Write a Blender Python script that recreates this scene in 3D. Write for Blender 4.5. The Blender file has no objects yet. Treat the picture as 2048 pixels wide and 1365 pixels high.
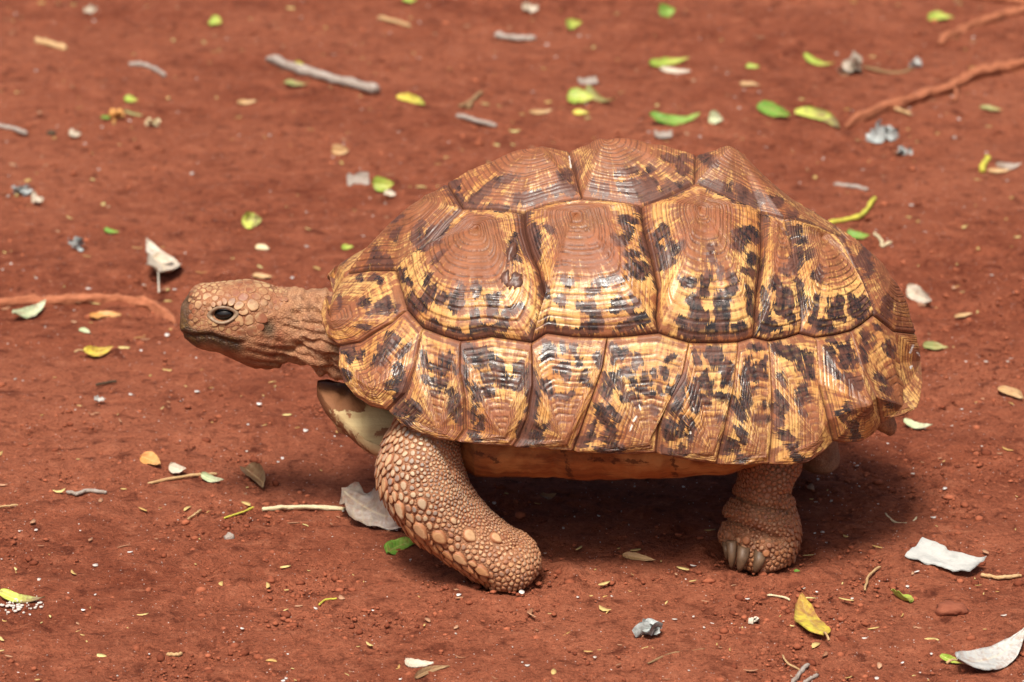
import bpy, bmesh, math, random
import numpy as np
from mathutils import Vector, Matrix
random.seed(7); RNG = np.random.default_rng(7)
scene = bpy.context.scene
COL = scene.collection
PX = 3.592                                   # magnification of the detail views the shell was measured in

# ------------------------------------------------------------------ camera
PITCH = math.radians(18.0); DIST = 3.0; LENS = 128.1
TGT = np.array([0.0, 0.0, 0.159])
FWD = np.array([0.0, math.cos(PITCH), -math.sin(PITCH)])
UPV = np.array([0.0, math.sin(PITCH), math.cos(PITCH)])
CAM = TGT - FWD * DIST
S = 2048 * LENS / 36.0
cd = bpy.data.cameras.new('camera'); cam = bpy.data.objects.new('camera', cd); COL.objects.link(cam)
cam.location = CAM; cam.rotation_euler = (math.pi / 2 - PITCH, 0, 0)
cd.lens = LENS; cd.sensor_width = 36; cd.clip_start = 0.05; cd.clip_end = 500
cd.dof.use_dof = True; cd.dof.focus_distance = 2.88; cd.dof.aperture_fstop = 10.0
scene.camera = cam

# ------------------------------------------------------------------ light
SUN_EL = math.radians(60); SUN_AZ = math.radians(-166)      # azimuth from +Y (away from camera) towards +X
world = bpy.data.worlds.new('World'); scene.world = world; world.use_nodes = True
wn = world.node_tree; wn.nodes.clear()
sky = wn.nodes.new('ShaderNodeTexSky'); sky.sky_type = 'NISHITA'; sky.sun_disc = False
sky.sun_elevation = SUN_EL; sky.sun_rotation = SUN_AZ
sky.air_density = 0.8; sky.dust_density = 7.0; sky.ozone_density = 0.3
bg = wn.nodes.new('ShaderNodeBackground'); bg.inputs['Strength'].default_value = 0.08
wo = wn.nodes.new('ShaderNodeOutputWorld')
wn.links.new(sky.outputs[0], bg.inputs[0]); wn.links.new(bg.outputs[0], wo.inputs[0])
sl = bpy.data.lights.new('sun', 'SUN'); sl.energy = 3.2; sl.angle = math.radians(16); sl.color = (1.0, 0.94, 0.85)
sun = bpy.data.objects.new('sun', sl); COL.objects.link(sun)
sd = Vector((math.sin(SUN_AZ) * math.cos(SUN_EL), math.cos(SUN_AZ) * math.cos(SUN_EL), math.sin(SUN_EL)))
sun.rotation_euler = sd.to_track_quat('Z', 'Y').to_euler()
scene.view_settings.view_transform = 'Standard'; scene.view_settings.look = 'None'
scene.view_settings.gamma = 1.0; scene.view_settings.exposure = 0.60
scene.view_settings.use_curve_mapping = False

# ------------------------------------------------------------------ projection helpers (used to measure positions)
def ray(px, py):
    return FWD + np.array([1.0, 0, 0]) * ((px - 1024) / S) + UPV * ((682.5 - py) / S)
def unproj(px, py, Y):
    d = ray(px, py); return CAM + d * ((Y - CAM[1]) / d[1])
def project(P):
    d = np.asarray(P) - CAM; k = d @ FWD
    return 1024 + S * d[..., 0] / k, 682.5 - S * (d @ UPV) / k

# ------------------------------------------------------------------ noise
def _hash(ix, iy, seed):
    h = (ix.astype(np.int64) * 374761393 + iy.astype(np.int64) * 668265263 + seed * 982451653) & 0xffffffff
    h = ((h ^ (h >> 13)) * 1274126177) & 0xffffffff
    return ((h ^ (h >> 16)) & 0xffff) / 65535.0
def vnoise(x, y, seed=0):
    x = np.asarray(x, float); y = np.asarray(y, float)
    ix = np.floor(x); iy = np.floor(y); fx = x - ix; fy = y - iy
    fx = fx * fx * (3 - 2 * fx); fy = fy * fy * (3 - 2 * fy)
    a = _hash(ix, iy, seed); b = _hash(ix + 1, iy, seed); c = _hash(ix, iy + 1, seed); d = _hash(ix + 1, iy + 1, seed)
    return (a + (b - a) * fx) * (1 - fy) + (c + (d - c) * fx) * fy
def fbm(x, y, seed=0, o=4, g=0.5):
    s = 0; a = 1; t = 0
    for i in range(o):
        s = s + a * vnoise(np.asarray(x) * 2 ** i, np.asarray(y) * 2 ** i, seed + i * 17); t += a; a *= g
    return s / t
def sstep(a, b, x):
    t = np.clip((x - a) / (b - a), 0, 1); return t * t * (3 - 2 * t)

GDIP = []
def gh(x, y):
    """height of the soil surface"""
    h = (fbm(np.asarray(x) * 3.1 + 9, np.asarray(y) * 3.1, 3, 3) - 0.5) * 0.012
    return h

def on_ground(px, py):
    d = ray(px, py); p = CAM + d * (-CAM[2] / d[2])
    for _ in range(4):
        z = float(gh(p[0], p[1])); p = CAM + d * ((z - CAM[2]) / d[2])
    return p

# ------------------------------------------------------------------ object helpers
def mesh_obj(name, V, F, mat, parent=None, smooth=True, attrs=None, uv=None):
    me = bpy.data.meshes.new(name)
    V = np.asarray(V, np.float32)
    if isinstance(F, np.ndarray):
        nf, k = F.shape
        me.vertices.add(len(V)); me.vertices.foreach_set('co', V.ravel())
        me.loops.add(nf * k); me.loops.foreach_set('vertex_index', F.astype(np.int32).ravel())
        me.polygons.add(nf); me.polygons.foreach_set('loop_start', np.arange(0, nf * k, k, dtype=np.int32))
        me.update(calc_edges=True)
    else:
        me.from_pydata([tuple(v) for v in V.tolist()], [], [tuple(f) for f in F])
        me.update()
    if smooth: me.polygons.foreach_set('use_smooth', np.ones(len(me.polygons), bool))
    if attrs:
        for k, a in attrs.items():
            a = np.asarray(a, np.float32)
            if a.ndim == 1:
                at = me.attributes.new(k, 'FLOAT', 'POINT'); at.data.foreach_set('value', a)
            else:
                at = me.attributes.new(k, 'FLOAT_VECTOR', 'POINT'); at.data.foreach_set('vector', a.ravel())
    me.materials.append(mat)
    o = bpy.data.objects.new(name, me); COL.objects.link(o)
    if parent is not None: o.parent = parent
    return o
def tag(o, label=None, cat=None, group=None, kind=None):
    if label: o['label'] = label
    if cat: o['category'] = cat
    if group: o['group'] = group
    if kind: o['kind'] = kind
    return o
def grid_faces(nr, nc, wrap=True, base=0):
    i, j = np.meshgrid(np.arange(nr - 1), np.arange(nc if wrap else nc - 1), indexing='ij')
    j2 = (j + 1) % nc
    return np.stack([i * nc + j, i * nc + j2, (i + 1) * nc + j2, (i + 1) * nc + j], -1).reshape(-1, 4) + base

# ------------------------------------------------------------------ node helper
class NT:
    def __init__(s, name):
        s.m = bpy.data.materials.new(name); s.m.use_nodes = True; s.t = s.m.node_tree; s.t.nodes.clear()
        s.out = s.t.nodes.new('ShaderNodeOutputMaterial'); s.b = s.t.nodes.new('ShaderNodeBsdfPrincipled')
        s.t.links.new(s.b.outputs[0], s.out.inputs[0])
    def put(s, sock, v):
        if isinstance(v, bpy.types.NodeSocket): s.t.links.new(v, sock)
        elif isinstance(v, (tuple, list)) and len(v) == 3 and sock.type == 'RGBA': sock.default_value = (*v, 1)
        else: sock.default_value = v
    def attr(s, name, out='Fac'):
        n = s.t.nodes.new('ShaderNodeAttribute'); n.attribute_name = name; return n.outputs[out]
    def attr_obj(s, name, out='Fac'):
        n = s.t.nodes.new('ShaderNodeAttribute'); n.attribute_type = 'OBJECT'; n.attribute_name = name; return n.outputs[out]
    def coord(s, k='Object'):
        return s.t.nodes.new('ShaderNodeTexCoord').outputs[k]
    def math(s, op, a, b=0.0, c=None, clamp=False):
        n = s.t.nodes.new('ShaderNodeMath'); n.operation = op; n.use_clamp = clamp
        s.put(n.inputs[0], a); s.put(n.inputs[1], b)
        if c is not None: s.put(n.inputs[2], c)
        return n.outputs[0]
    def vmul(s, v, k):
        n = s.t.nodes.new('ShaderNodeVectorMath'); n.operation = 'MULTIPLY'; s.put(n.inputs[0], v); s.put(n.inputs[1], k); return n.outputs[0]
    def noise(s, v, scale, detail=3, rough=0.55, dist=0.0):
        n = s.t.nodes.new('ShaderNodeTexNoise'); s.put(n.inputs['Vector'], v); n.inputs['Scale'].default_value = scale
        n.inputs['Detail'].default_value = detail; n.inputs['Roughness'].default_value = rough; n.inputs['Distortion'].default_value = dist
        return n.outputs['Fac']
    def voro(s, v, scale, feature='F1', out='Distance', rnd=1.0):
        n = s.t.nodes.new('ShaderNodeTexVoronoi'); n.feature = feature; s.put(n.inputs['Vector'], v)
        n.inputs['Scale'].default_value = scale; n.inputs['Randomness'].default_value = rnd; return n.outputs[out]
    def mr(s, v, a, b, c=0.0, d=1.0, smooth=False):
        n = s.t.nodes.new('ShaderNodeMapRange'); n.clamp = True
        if smooth: n.interpolation_type = 'SMOOTHSTEP'
        s.put(n.inputs[0], v)
        for i, q in enumerate((a, b, c, d)): s.put(n.inputs[1 + i], q)
        return n.outputs[0]
    def mix(s, f, a, b, mode='MIX'):
        n = s.t.nodes.new('ShaderNodeMix'); n.data_type = 'RGBA'; n.blend_type = mode
        s.put(n.inputs[0], f); s.put(n.inputs[6], a); s.put(n.inputs[7], b); return n.outputs[2]
    def bump(s, h, strength=0.5, dist=0.001, prev=None):
        n = s.t.nodes.new('ShaderNodeBump'); n.inputs['Strength'].default_value = strength; n.inputs['Distance'].default_value = dist
        s.put(n.inputs['Height'], h)
        if prev is not None: s.put(n.inputs['Normal'], prev)
        return n.outputs[0]
    def fin(s, color, rough=0.6, spec=0.4, normal=None, **kw):
        s.put(s.b.inputs['Base Color'], color); s.put(s.b.inputs['Roughness'], rough); s.put(s.b.inputs['Specular IOR Level'], spec)
        if normal is not None: s.put(s.b.inputs['Normal'], normal)
        for k, v in kw.items(): s.put(s.b.inputs[k.replace('_', ' ')], v)
        return s.m

# ------------------------------------------------------------------ materials
def soil_material():
    n = NT('red_soil'); P = n.coord('Object')
    big = n.noise(P, 2.2, 4, 0.6); mid = n.noise(n.vmul(P, (1, 1, 1)), 16, 5, 0.65, 0.4); fine = n.noise(P, 260, 4, 0.75)
    c = n.mix(n.mr(mid, 0.36, 0.66), (0.195, 0.050, 0.0245), (0.330, 0.0965, 0.0490))
    c = n.mix(n.mr(big, 0.40, 0.66, 0, 0.75), c, (0.395, 0.131, 0.070))
    pat = n.noise(n.vmul(P, (1, 1, 1)), 55, 4, 0.6, 0.6)
    c = n.mix(n.mr(pat, 0.56, 0.70, 0, 0.55), c, (0.47, 0.167, 0.091))
    c = n.mix(n.mr(pat, 0.46, 0.30, 0, 0.85), c, (0.092, 0.021, 0.011))
    c = n.mix(n.mr(fine, 0.48, 0.28, 0, 0.85), c, (0.085, 0.019, 0.010))
    c = n.mix(n.mr(fine, 0.58, 0.74, 0, 0.6), c, (0.56, 0.22, 0.12))
    g = n.voro(P, 520, 'F1'); gr = n.voro(P, 520, 'F1', 'Color')
    sp = n.t.nodes.new('ShaderNodeSeparateColor'); n.put(sp.inputs[0], gr)
    rare = n.math('MULTIPLY', n.mr(sp.outputs[0], 0.975, 0.98), n.mr(g, 0.34, 0.22))
    c = n.mix(n.math('MULTIPLY', rare, 0.8), c, (0.75, 0.66, 0.6))
    h = n.math('ADD', n.math('MULTIPLY', pat, 1.2), n.math('MULTIPLY', fine, 0.7))
    b = n.bump(h, 1.0, 0.005); b2 = n.bump(n.noise(P, 600, 3, 0.7), 0.9, 0.0025, b)
    return n.fin(c, 0.95, 0.1, b2)
def crumb_material(name, c1, c2, rough=0.9):
    n = NT(name); a = n.attr('tone')
    P = n.coord('Object'); f = n.noise(P, 300, 2)
    c = n.mix(a, c1, c2); c = n.mix(n.mr(f, 0.3, 0.7, 0, 0.3), c, tuple(x * 0.6 for x in c1))
    return n.fin(c, rough, 0.15, n.bump(f, 0.5, 0.0006))
def shell_material():
    n = NT('tortoise_shell'); uv = n.attr('suv', 'Vector'); P = n.coord('Object')
    bl = n.attr('bl'); grv = n.attr('grv'); dst = n.attr('dst'); wht = n.attr('wht'); dk = n.attr('dk'); rdg = n.attr('rdg')
    rag = n.noise(n.vmul(uv, (0.24, 0.020, 1)), 1.0, 4, 0.68)
    rag2 = n.noise(n.vmul(uv, (0.06, 0.035, 1)), 1.0, 3, 0.6)
    fl = n.math('ADD', bl, n.math('ADD', n.mr(rag, 0.2, 0.8, -8, 8), n.mr(rag2, 0.25, 0.75, -4.5, 4.5)))
    D = n.mr(fl, -1.0, 1.2)
    lines = n.noise(n.vmul(uv, (0.010, 0.15, 1)), 1.0, 4, 0.7)
    cloud = n.noise(P, 26, 4, 0.6); dn = n.noise(P, 70, 5, 0.68)
    y = n.mix(n.mr(cloud, 0.38, 0.68), (0.68, 0.415, 0.140), (0.49, 0.205, 0.055))
    y = n.mix(n.mr(lines, 0.56, 0.74, 0, 0.40), y, (0.33, 0.130, 0.045))
    k = n.mix(n.mr(lines, 0.45, 0.70), (0.016, 0.013, 0.013), (0.050, 0.033, 0.028))
    D = n.math('MULTIPLY', D, n.math('SUBTRACT', 1.0, n.math('MULTIPLY', rdg, n.mr(rag2, 0.48, 0.64, 0, 0.45))))
    c = n.mix(D, y, k)
    # red dust rubbed into the plates, streaked along the rays and broken by the rings
    st = n.noise(n.vmul(uv, (0.085, 0.022, 1)), 1.0, 4, 0.65); rl = n.noise(n.vmul(uv, (0.014, 0.13, 1)), 1.0, 4, 0.68)
    f = n.math('ADD', dst, n.math('ADD', n.mr(st, 0.2, 0.8, -0.48, 0.48), n.mr(rl, 0.2, 0.8, -0.36, 0.36)))
    f = n.math('SUBTRACT', f, n.math('MULTIPLY', rdg, n.mr(rl, 0.4, 0.6, 0.05, 0.34)))
    f = n.math('ADD', f, n.mr(dn, 0.25, 0.75, -0.15, 0.15))
    rf = n.mr(f, 0.30, 0.68)
    rust = n.mix(n.mr(dn, 0.32, 0.68), (0.120, 0.031, 0.0135), (0.265, 0.075, 0.030))
    rust = n.mix(n.math('MULTIPLY', D, 0.62), rust, (0.075, 0.038, 0.028))
    c = n.mix(n.math('MULTIPLY', rf, 0.90), c, rust)
    c = n.mix(n.math('MULTIPLY', grv, n.mr(dn, 0.3, 0.7, 0.55, 1.0)), c, (0.055, 0.019, 0.012))
    c = n.mix(n.math('MULTIPLY', dk, 0.80), c, n.mix(dn, (0.075, 0.032, 0.022), (0.17, 0.066, 0.040)))
    c = n.mix(n.mr(n.math('ADD', wht, n.mr(rag, 0.2, 0.8, -2, 2)), -0.4, 0.6), c, (0.62, 0.58, 0.52))
    scr = n.noise(n.vmul(P, (60, 60, 200)), 1.0, 3, 0.6)
    b = n.bump(n.noise(n.vmul(uv, (0.03, 0.5, 1)), 1.0, 3, 0.6), 0.22, 0.0006); b = n.bump(n.noise(P, 260, 4, 0.65), 0.30, 0.0010, b)
    r = n.math('ADD', n.math('SUBTRACT', n.mr(rf, 0, 1, 0.31, 0.52), n.math('MULTIPLY', D, 0.07)), n.mr(dn, 0.3, 0.7, -0.08, 0.14))
    return n.fin(c, r, 0.5, b)
def skin_material():
    n = NT('tortoise_skin'); P = n.coord('Object'); zone = n.attr('zone')
    a = n.noise(P, 38, 5, 0.65); b_ = n.noise(P, 120, 3, 0.6)
    c = n.mix(n.mr(a, 0.33, 0.68), (0.26, 0.098, 0.046), (0.44, 0.240, 0.122))
    c = n.mix(n.mr(b_, 0.5, 0.75, 0, 0.45), c, (0.54, 0.36, 0.22))
    vd = n.voro(n.vmul(P, (1, 1, 1)), 420, 'DISTANCE_TO_EDGE')
    c = n.mix(n.mr(vd, 0.0, 0.12, 0.55, 0), c, (0.17, 0.062, 0.034))
    h = n.attr('hd'); wet = n.attr('beak')
    hc = n.mix(n.mr(a, 0.35, 0.65), (0.25, 0.082, 0.038), (0.40, 0.205, 0.098))
    c = n.mix(n.math('MULTIPLY', h, 0.75), c, hc); c = n.mix(n.mr(n.noise(P, 75, 4, 0.7), 0.50, 0.66, 0, 0.6), c, (0.16, 0.075, 0.042))
    bk = n.noise(P, 160, 4, 0.7)
    c = n.mix(n.math('MULTIPLY', wet, n.mr(bk, 0.3, 0.6, 0.6, 1.0)), c, n.mix(n.mr(bk, 0.5, 0.66), (0.024, 0.020, 0.015), (0.15, 0.085, 0.030)))
    c = n.mix(n.math('MULTIPLY', n.attr('ear'), 0.9), c, (0.085, 0.062, 0.036))
    b = n.bump(n.mr(vd, 0.0, 0.22), 0.5, 0.0011); b = n.bump(b_, 0.5, 0.0022, b)
    return n.fin(c, n.mr(wet, 0, 1, 0.72, 0.42), 0.32, b)
def scale_material():
    n = NT('skin_scale'); P = n.coord('Object'); ctr = n.attr('ctr'); tone = n.attr('tone'); warm = n.attr('warm')
    a = n.noise(P, 260, 3, 0.6); big = n.noise(P, 30, 3)
    edge = n.mix(n.mr(big, 0.35, 0.65), (0.25, 0.085, 0.036), (0.40, 0.175, 0.080))
    mid = n.mix(warm, n.mix(tone, (0.24, 0.205, 0.18), (0.54, 0.43, 0.28)), n.mix(tone, (0.33, 0.118, 0.050), (0.55, 0.29, 0.125)))
    c = n.mix(n.mr(n.math('ADD', ctr, n.mr(a, 0.3, 0.7, -0.15, 0.15)), 0.25, 0.8), edge, mid)
    c = n.mix(n.mr(a, 0.5, 0.75, 0, 0.4), c, (0.30, 0.13, 0.070))
    return n.fin(c, 0.55, 0.38, n.bump(a, 0.35, 0.0008))
def simple(name, c1, c2, scale=120, rough=0.7, spec=0.3, bump=0.4, bd=0.001):
    n = NT(name); P = n.coord('Object'); a = n.noise(P, scale, 4, 0.65)
    return n.fin(n.mix(n.mr(a, 0.32, 0.68), c1, c2), rough, spec, n.bump(a, bump, bd))
def leaf_material():
    n = NT('fallen_leaf'); c1 = n.attr_obj('col_a', 'Color'); c2 = n.attr_obj('col_b', 'Color'); P = n.coord('Object')
    lu = n.attr('luv', 'Vector'); a = n.noise(P, 90, 4, 0.65); f = n.noise(P, 420, 3, 0.6)
    sx = n.t.nodes.new('ShaderNodeSeparateXYZ'); n.put(sx.inputs[0], lu)
    vein = n.t.nodes.new('ShaderNodeTexWave'); vein.wave_type = 'BANDS'; vein.bands_direction = 'X'
    sh = n.math('SUBTRACT', sx.outputs[0], n.math('MULTIPLY', n.math('ABSOLUTE', sx.outputs[1]), 0.12))
    cb = n.t.nodes.new('ShaderNodeCombineXYZ'); n.put(cb.inputs[0], sh); n.put(vein.inputs['Vector'], cb.outputs[0]); vein.inputs['Scale'].default_value = 3.2
    side = n.math('ADD', n.math('MULTIPLY', a, 1.0), n.math('MULTIPLY', sx.outputs[0], 0.35))
    c = n.mix(n.mr(side, 0.50, 0.86), c1, c2)
    c = n.mix(n.mr(vein.outputs['Fac'], 0.80, 1.0, 0, 0.22), c, n.mix(0.5, c, (0.6, 0.5, 0.25)))
    c = n.mix(n.mr(n.math('ABSOLUTE', sx.outputs[1]), 0.09, 0.03, 0, 0.45), c, n.mix(0.5, c2, (0.62, 0.50, 0.24)))
    c = n.mix(n.mr(n.noise(P, 160, 4, 0.7), 0.48, 0.66, 0, 0.5), c, (0.24, 0.095, 0.045)); c = n.mix(n.mr(f, 0.58, 0.8, 0, 0.4), c, (0.2, 0.08, 0.04))
    n.fin(c, 0.5, 0.4, n.bump(n.math('ADD', vein.outputs['Fac'], n.math('MULTIPLY', f, 1.5)), 0.25, 0.0006))
    n.put(n.b.inputs['Subsurface Weight'], 0.0)
    return n.m
def litter_material():
    n = NT('weathered_litter'); c1 = n.attr_obj('col_a', 'Color'); c2 = n.attr_obj('col_b', 'Color'); P = n.coord('Object')
    a = n.noise(P, 140, 4, 0.7); s = n.noise(n.vmul(n.attr('luv', 'Vector'), (3, 22, 1)), 1.0, 4, 0.7)
    c = n.mix(n.mr(n.math('MULTIPLY', n.math('ADD', a, s), 0.5), 0.38, 0.62), c1, c2)
    return n.fin(c, 0.85, 0.2, n.bump(n.math('ADD', a, s), 0.6, 0.0012))
M_SOIL = soil_material(); M_SHELL = shell_material(); M_SKIN = skin_material(); M_SCALE = scale_material()
M_LEAF = leaf_material(); M_LIT = litter_material()
M_CRUMB = crumb_material('soil_crumb', (0.150, 0.038, 0.019), (0.40, 0.125, 0.063))
M_CLAW = simple('claw_horn', (0.085, 0.050, 0.028), (0.17, 0.100, 0.056), 180, 0.5, 0.4, 0.3, 0.0006)
M_CORE = simple('shell_core', (0.03, 0.016, 0.011), (0.06, 0.03, 0.018), 60)
M_EYE = simple('eye_dark', (0.004, 0.0035, 0.003), (0.008, 0.006, 0.005), 50, 0.06, 0.6, 0.0)
M_LID = simple('eyelid', (0.30, 0.22, 0.14), (0.20, 0.12, 0.075), 300, 0.45, 0.4, 0.4, 0.0006)
# ================================================================== ground
def build_ground():
    xs = np.concatenate([[-60, -25, -10, -4, -2, -1.3, -1.0], np.arange(-0.8, 0.8001, 0.0026), [1.0, 1.3, 2, 4, 10, 25, 60]])
    ys = [-0.55]
    while ys[-1] < 2.3: ys.append(ys[-1] + (0.0030 if ys[-1] < 0.15 else 0.0030 + (ys[-1] - 0.15) * 0.0045))
    ys = np.concatenate([[-60, -20, -8, -4, -2, -1.0, -0.7], ys, [2.7, 3.5, 5, 9, 20, 60, 150]])
    X, Y = np.meshgrid(xs, ys, indexing='ij')
    inn = sstep(0.98, 0.78, np.abs(X)) * sstep(-0.7, -0.55, Y) * sstep(2.7, 2.3, Y)
    Z = gh(X, Y)
    m = fbm(X * 28, Y * 28, 11, 4, 0.55); c = fbm(X * 120, Y * 120, 21, 3, 0.6)
    rough = sstep(0.42, 0.62, fbm(X * 9 + 4, Y * 9, 31, 3))
    Z = Z + inn * ((m - 0.5) * 0.0085 + (np.abs(c - 0.5) * 2) ** 1.3 * -0.0040 * (0.45 + rough) + 0.0007)
    for cx, cy, r in ((0.004, -0.132, 0.040), (0.205, -0.078, 0.045)):        # soil pushed up round the feet
        d = np.hypot(X - cx, Y - cy); Z = Z + 0.0045 * np.exp(-((d - r - 0.006) / 0.011) ** 2) * (0.4 + vnoise(X * 60, Y * 60, 77)) - 0.003 * np.exp(-(d / r) ** 4)
    V = np.stack([X, Y, Z], -1).reshape(-1, 3)
    o = mesh_obj('ground', V, grid_faces(len(xs), len(ys), False)[:, ::-1], M_SOIL)
    o['kind'] = 'structure'; return o
build_ground()

ICO_V = None
def ico():
    bm = bmesh.new(); bmesh.ops.create_icosphere(bm, subdivisions=1, radius=1.0)
    v = np.array([q.co[:] for q in bm.verts]); f = np.array([[q.index for q in p.verts] for p in bm.faces]); bm.free(); return v, f
def ico2(sub):
    bm = bmesh.new(); bmesh.ops.create_icosphere(bm, subdivisions=sub, radius=1.0)
    v = np.array([q.co[:] for q in bm.verts]); f = np.array([[q.index for q in p.verts] for p in bm.faces]); bm.free(); return v, f
def visible_spots(n, rng, near=1.0):
    """spots on the soil, spread over the patch in front of the camera and a margin round it"""
    y = -0.42 + 2.5 * rng.random(n) ** near
    half = 0.30 + (y + 2.853) * 0.1405 * 1.0 + 0.03 - 0.26
    x = (rng.random(n) * 2 - 1) * (half + 0.05)
    return x, y
def scatter(name, n, size, mat, label, near, flat=0.6, seed=1, power=2.6):
    rng = np.random.default_rng(seed); v, f = ico()
    x, y = visible_spots(n, rng, near)
    cl = fbm(x * 9 + 4, y * 9, 31, 3); keep = rng.random(n) < sstep(0.36, 0.6, cl) * 0.85 + 0.15
    x, y = x[keep], y[keep]; n = len(x)
    r = size[0] * (1 - rng.random(n) * (1 - (size[0] / size[1]) ** power)) ** (-1 / power)
    sc = r[:, None] * (0.7 + 0.6 * rng.random((n, 3))); sc[:, 2] *= flat
    a = rng.random(n) * 6.283
    W = v[None] * (0.82 + 0.36 * rng.random((n, len(v), 1))) * sc[:, None, :]
    ca, sa = np.cos(a)[:, None], np.sin(a)[:, None]
    X = W[..., 0] * ca - W[..., 1] * sa; Y = W[..., 0] * sa + W[..., 1] * ca
    V = np.stack([X + x[:, None], Y + y[:, None], W[..., 2] + (gh(x, y) + sc[:, 2] * 0.25)[:, None]], -1).reshape(-1, 3)
    F = (f[None] + (np.arange(n) * len(v))[:, None, None]).reshape(-1, 3)
    o = mesh_obj(name, V, F, mat, smooth=False, attrs={'tone': np.repeat(rng.random(n), len(v))})
    return tag(o, label, 'soil', kind='stuff')
scatter('soil_crumbs', 30000, (0.0009, 0.0055), M_CRUMB, 'loose crumbs of dark red soil strewn over the ground', 1.9, seed=5)

def flakes(name, n, ln, wd, mat, label, seed, near):
    rng = np.random.default_rng(seed); x, y = visible_spots(n, rng, near)
    L = ln[0] + (ln[1] - ln[0]) * rng.random(n) ** 2.2; Wd = L * (wd[0] + (wd[1] - wd[0]) * rng.random(n))
    a = rng.random(n) * 6.283; bend = (rng.random(n) - 0.3) * 0.35; tilt = (rng.random(n) - 0.5) * 0.8; hook = (rng.random(n) - 0.5) * 0.5
    us = np.array([-0.5, -0.25, 0.1, 0.38, 0.5]); ws = np.array([0.08, 0.42, 0.5, 0.3, 0.05])
    top = []
    for k in range(5):
        for s in (-1, 1):
            lx = L * us[k]; ly = s * ws[k] * Wd + hook * L * us[k] ** 2 * 2
            lz = bend * L * (us[k] ** 2) * 2 + ly * tilt
            top.append(np.stack([lx, ly, lz], -1))
    T = np.stack(top, 1); B = T.copy(); B[..., 2] -= 0.0005
    W = np.concatenate([T, B], 1)
    W[..., 2] -= W[..., 2].min(1, keepdims=True)
    ca, sa = np.cos(a)[:, None], np.sin(a)[:, None]
    V = np.stack([W[..., 0] * ca - W[..., 1] * sa + x[:, None], W[..., 0] * sa + W[..., 1] * ca + y[:, None], W[..., 2] + gh(x, y)[:, None] + 0.0012], -1)
    f = []
    for k in range(4):
        q = 2 * k; f += [(q, q + 2, q + 3, q + 1), (q + 10, q + 11, q + 13, q + 12), (q, q + 10, q + 12, q + 2), (q + 1, q + 3, q + 13, q + 11)]
    f += [(0, 1, 11, 10), (8, 18, 19, 9)]
    F = (np.array(f)[None] + (np.arange(n) * 20)[:, None, None]).reshape(-1, 4)
    o = mesh_obj(name, V.reshape(-1, 3), F, mat, attrs={'tone': np.repeat(rng.random(n), 20)}, smooth=False)
    return tag(o, label, 'litter', kind='stuff')
M_FLK = crumb_material('leaflet_bits', (0.50, 0.30, 0.10), (0.66, 0.56, 0.24), 0.7)
M_GRIT = crumb_material('pale_grit', (0.52, 0.44, 0.38), (0.80, 0.76, 0.72), 0.7)
M_DUSTY = crumb_material('brown_chaff', (0.30, 0.13, 0.07), (0.52, 0.30, 0.18), 0.8)
flakes('leaflet_litter', 620, (0.003, 0.013), (0.14, 0.4), M_FLK, 'tiny yellow shed leaflets sprinkled over the red soil', 3, 1.35)
flakes('chaff_litter', 420, (0.003, 0.014), (0.12, 0.5), M_DUSTY, 'tiny brown chips of chaff sprinkled over the red soil', 4, 1.3)
flakes('grit_litter', 620, (0.0012, 0.0055), (0.5, 1.0), M_GRIT, 'tiny white grit specks sprinkled over the red soil', 8, 1.35)
# ================================================================== tortoise
TORT = bpy.data.objects.new('tortoise', None); COL.objects.link(TORT); TORT.location = (0.09, 0, 0)
tag(TORT, 'large tortoise with a yellow and black patterned domed shell walking over red soil', 'tortoise')
def part(o): 
    """keep world placement while parented to the tortoise"""
    o.parent = TORT; o.matrix_parent_inverse = Matrix.Translation((-0.09, 0, 0)); return o
def sub(o, p):
    o.parent = p; return o
XC, AX, B0 = 0.089, 0.251, 0.168
def tab(pts):
    q = np.array([unproj(a, b, c) for a, b, c in pts]); q = q[np.argsort(q[:, 0])]
    return q[:, 0], q[:, 2]
ZT = tab([(640, 575, 0), (690, 545, 0), (760, 480, 0), (830, 415, 0), (898, 370, 0), (1000, 330, 0), (1135, 306, 0), (1270, 305, 0), (1395, 316, 0), (1480, 345, 0), (1560, 400, 0), (1640, 452, 0),
          (1700, 487, 0), (1760, 540, 0), (1800, 600, 0), (1825, 680, 0), (1840, 760, 0), (1850, 830, 0)])
ZR = tab([(630, 630, -.03), (677, 693, -.085), (710, 795, -.115), (775, 823, -.135), (840, 868, -.15), (912, 884, -.16), (1026, 895, -.167), (1146, 903, -.169), (1313, 908, -.17),
          (1434, 930, -.168), (1539, 930, -.165), (1667, 884, -.14), (1762, 853, -.10), (1833, 822, -.05), (1850, 810, 0)])
def halfw(x, z, h=0.0):
    k = np.clip((z - np.interp(x, *ZR)) / (np.interp(x, *ZT) + h - np.interp(x, *ZR)), 0, 1)
    b = np.clip(1 - np.abs((x - XC) / (AX + h)) ** 2.7, 0, 1) ** (1 / 2.7) * (B0 + h)
    over = np.maximum(z - np.interp(x, *ZT) - h, 0)
    return b * (1 - k * k) ** 0.9 - over * 2
def cast(px, py, h=0.0):
    d = ray(px, py); Y = np.linspace(-0.2, 0.0, 401); Q = CAM + d * ((Y - CAM[1]) / d[1])[:, None]
    f = halfw(Q[:, 0], Q[:, 2], h) + Y            # > 0 inside
    i = np.argmax(f > 0) if (f > 0).any() else int(np.argmax(f - 0.0))
    return Q[i]
def nrm(P):
    P = np.asarray(P, float)
    n = np.stack([(P[..., 0] - XC) / 0.26 ** 2, P[..., 1] / 0.17 ** 2, np.maximum(P[..., 2] - 0.15, -0.02) / 0.19 ** 2], -1)
    return n / np.linalg.norm(n, axis=-1, keepdims=True)
def pt(p):
    return cast(p[0], p[1]) if len(p) == 2 else unproj(*p)

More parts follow.
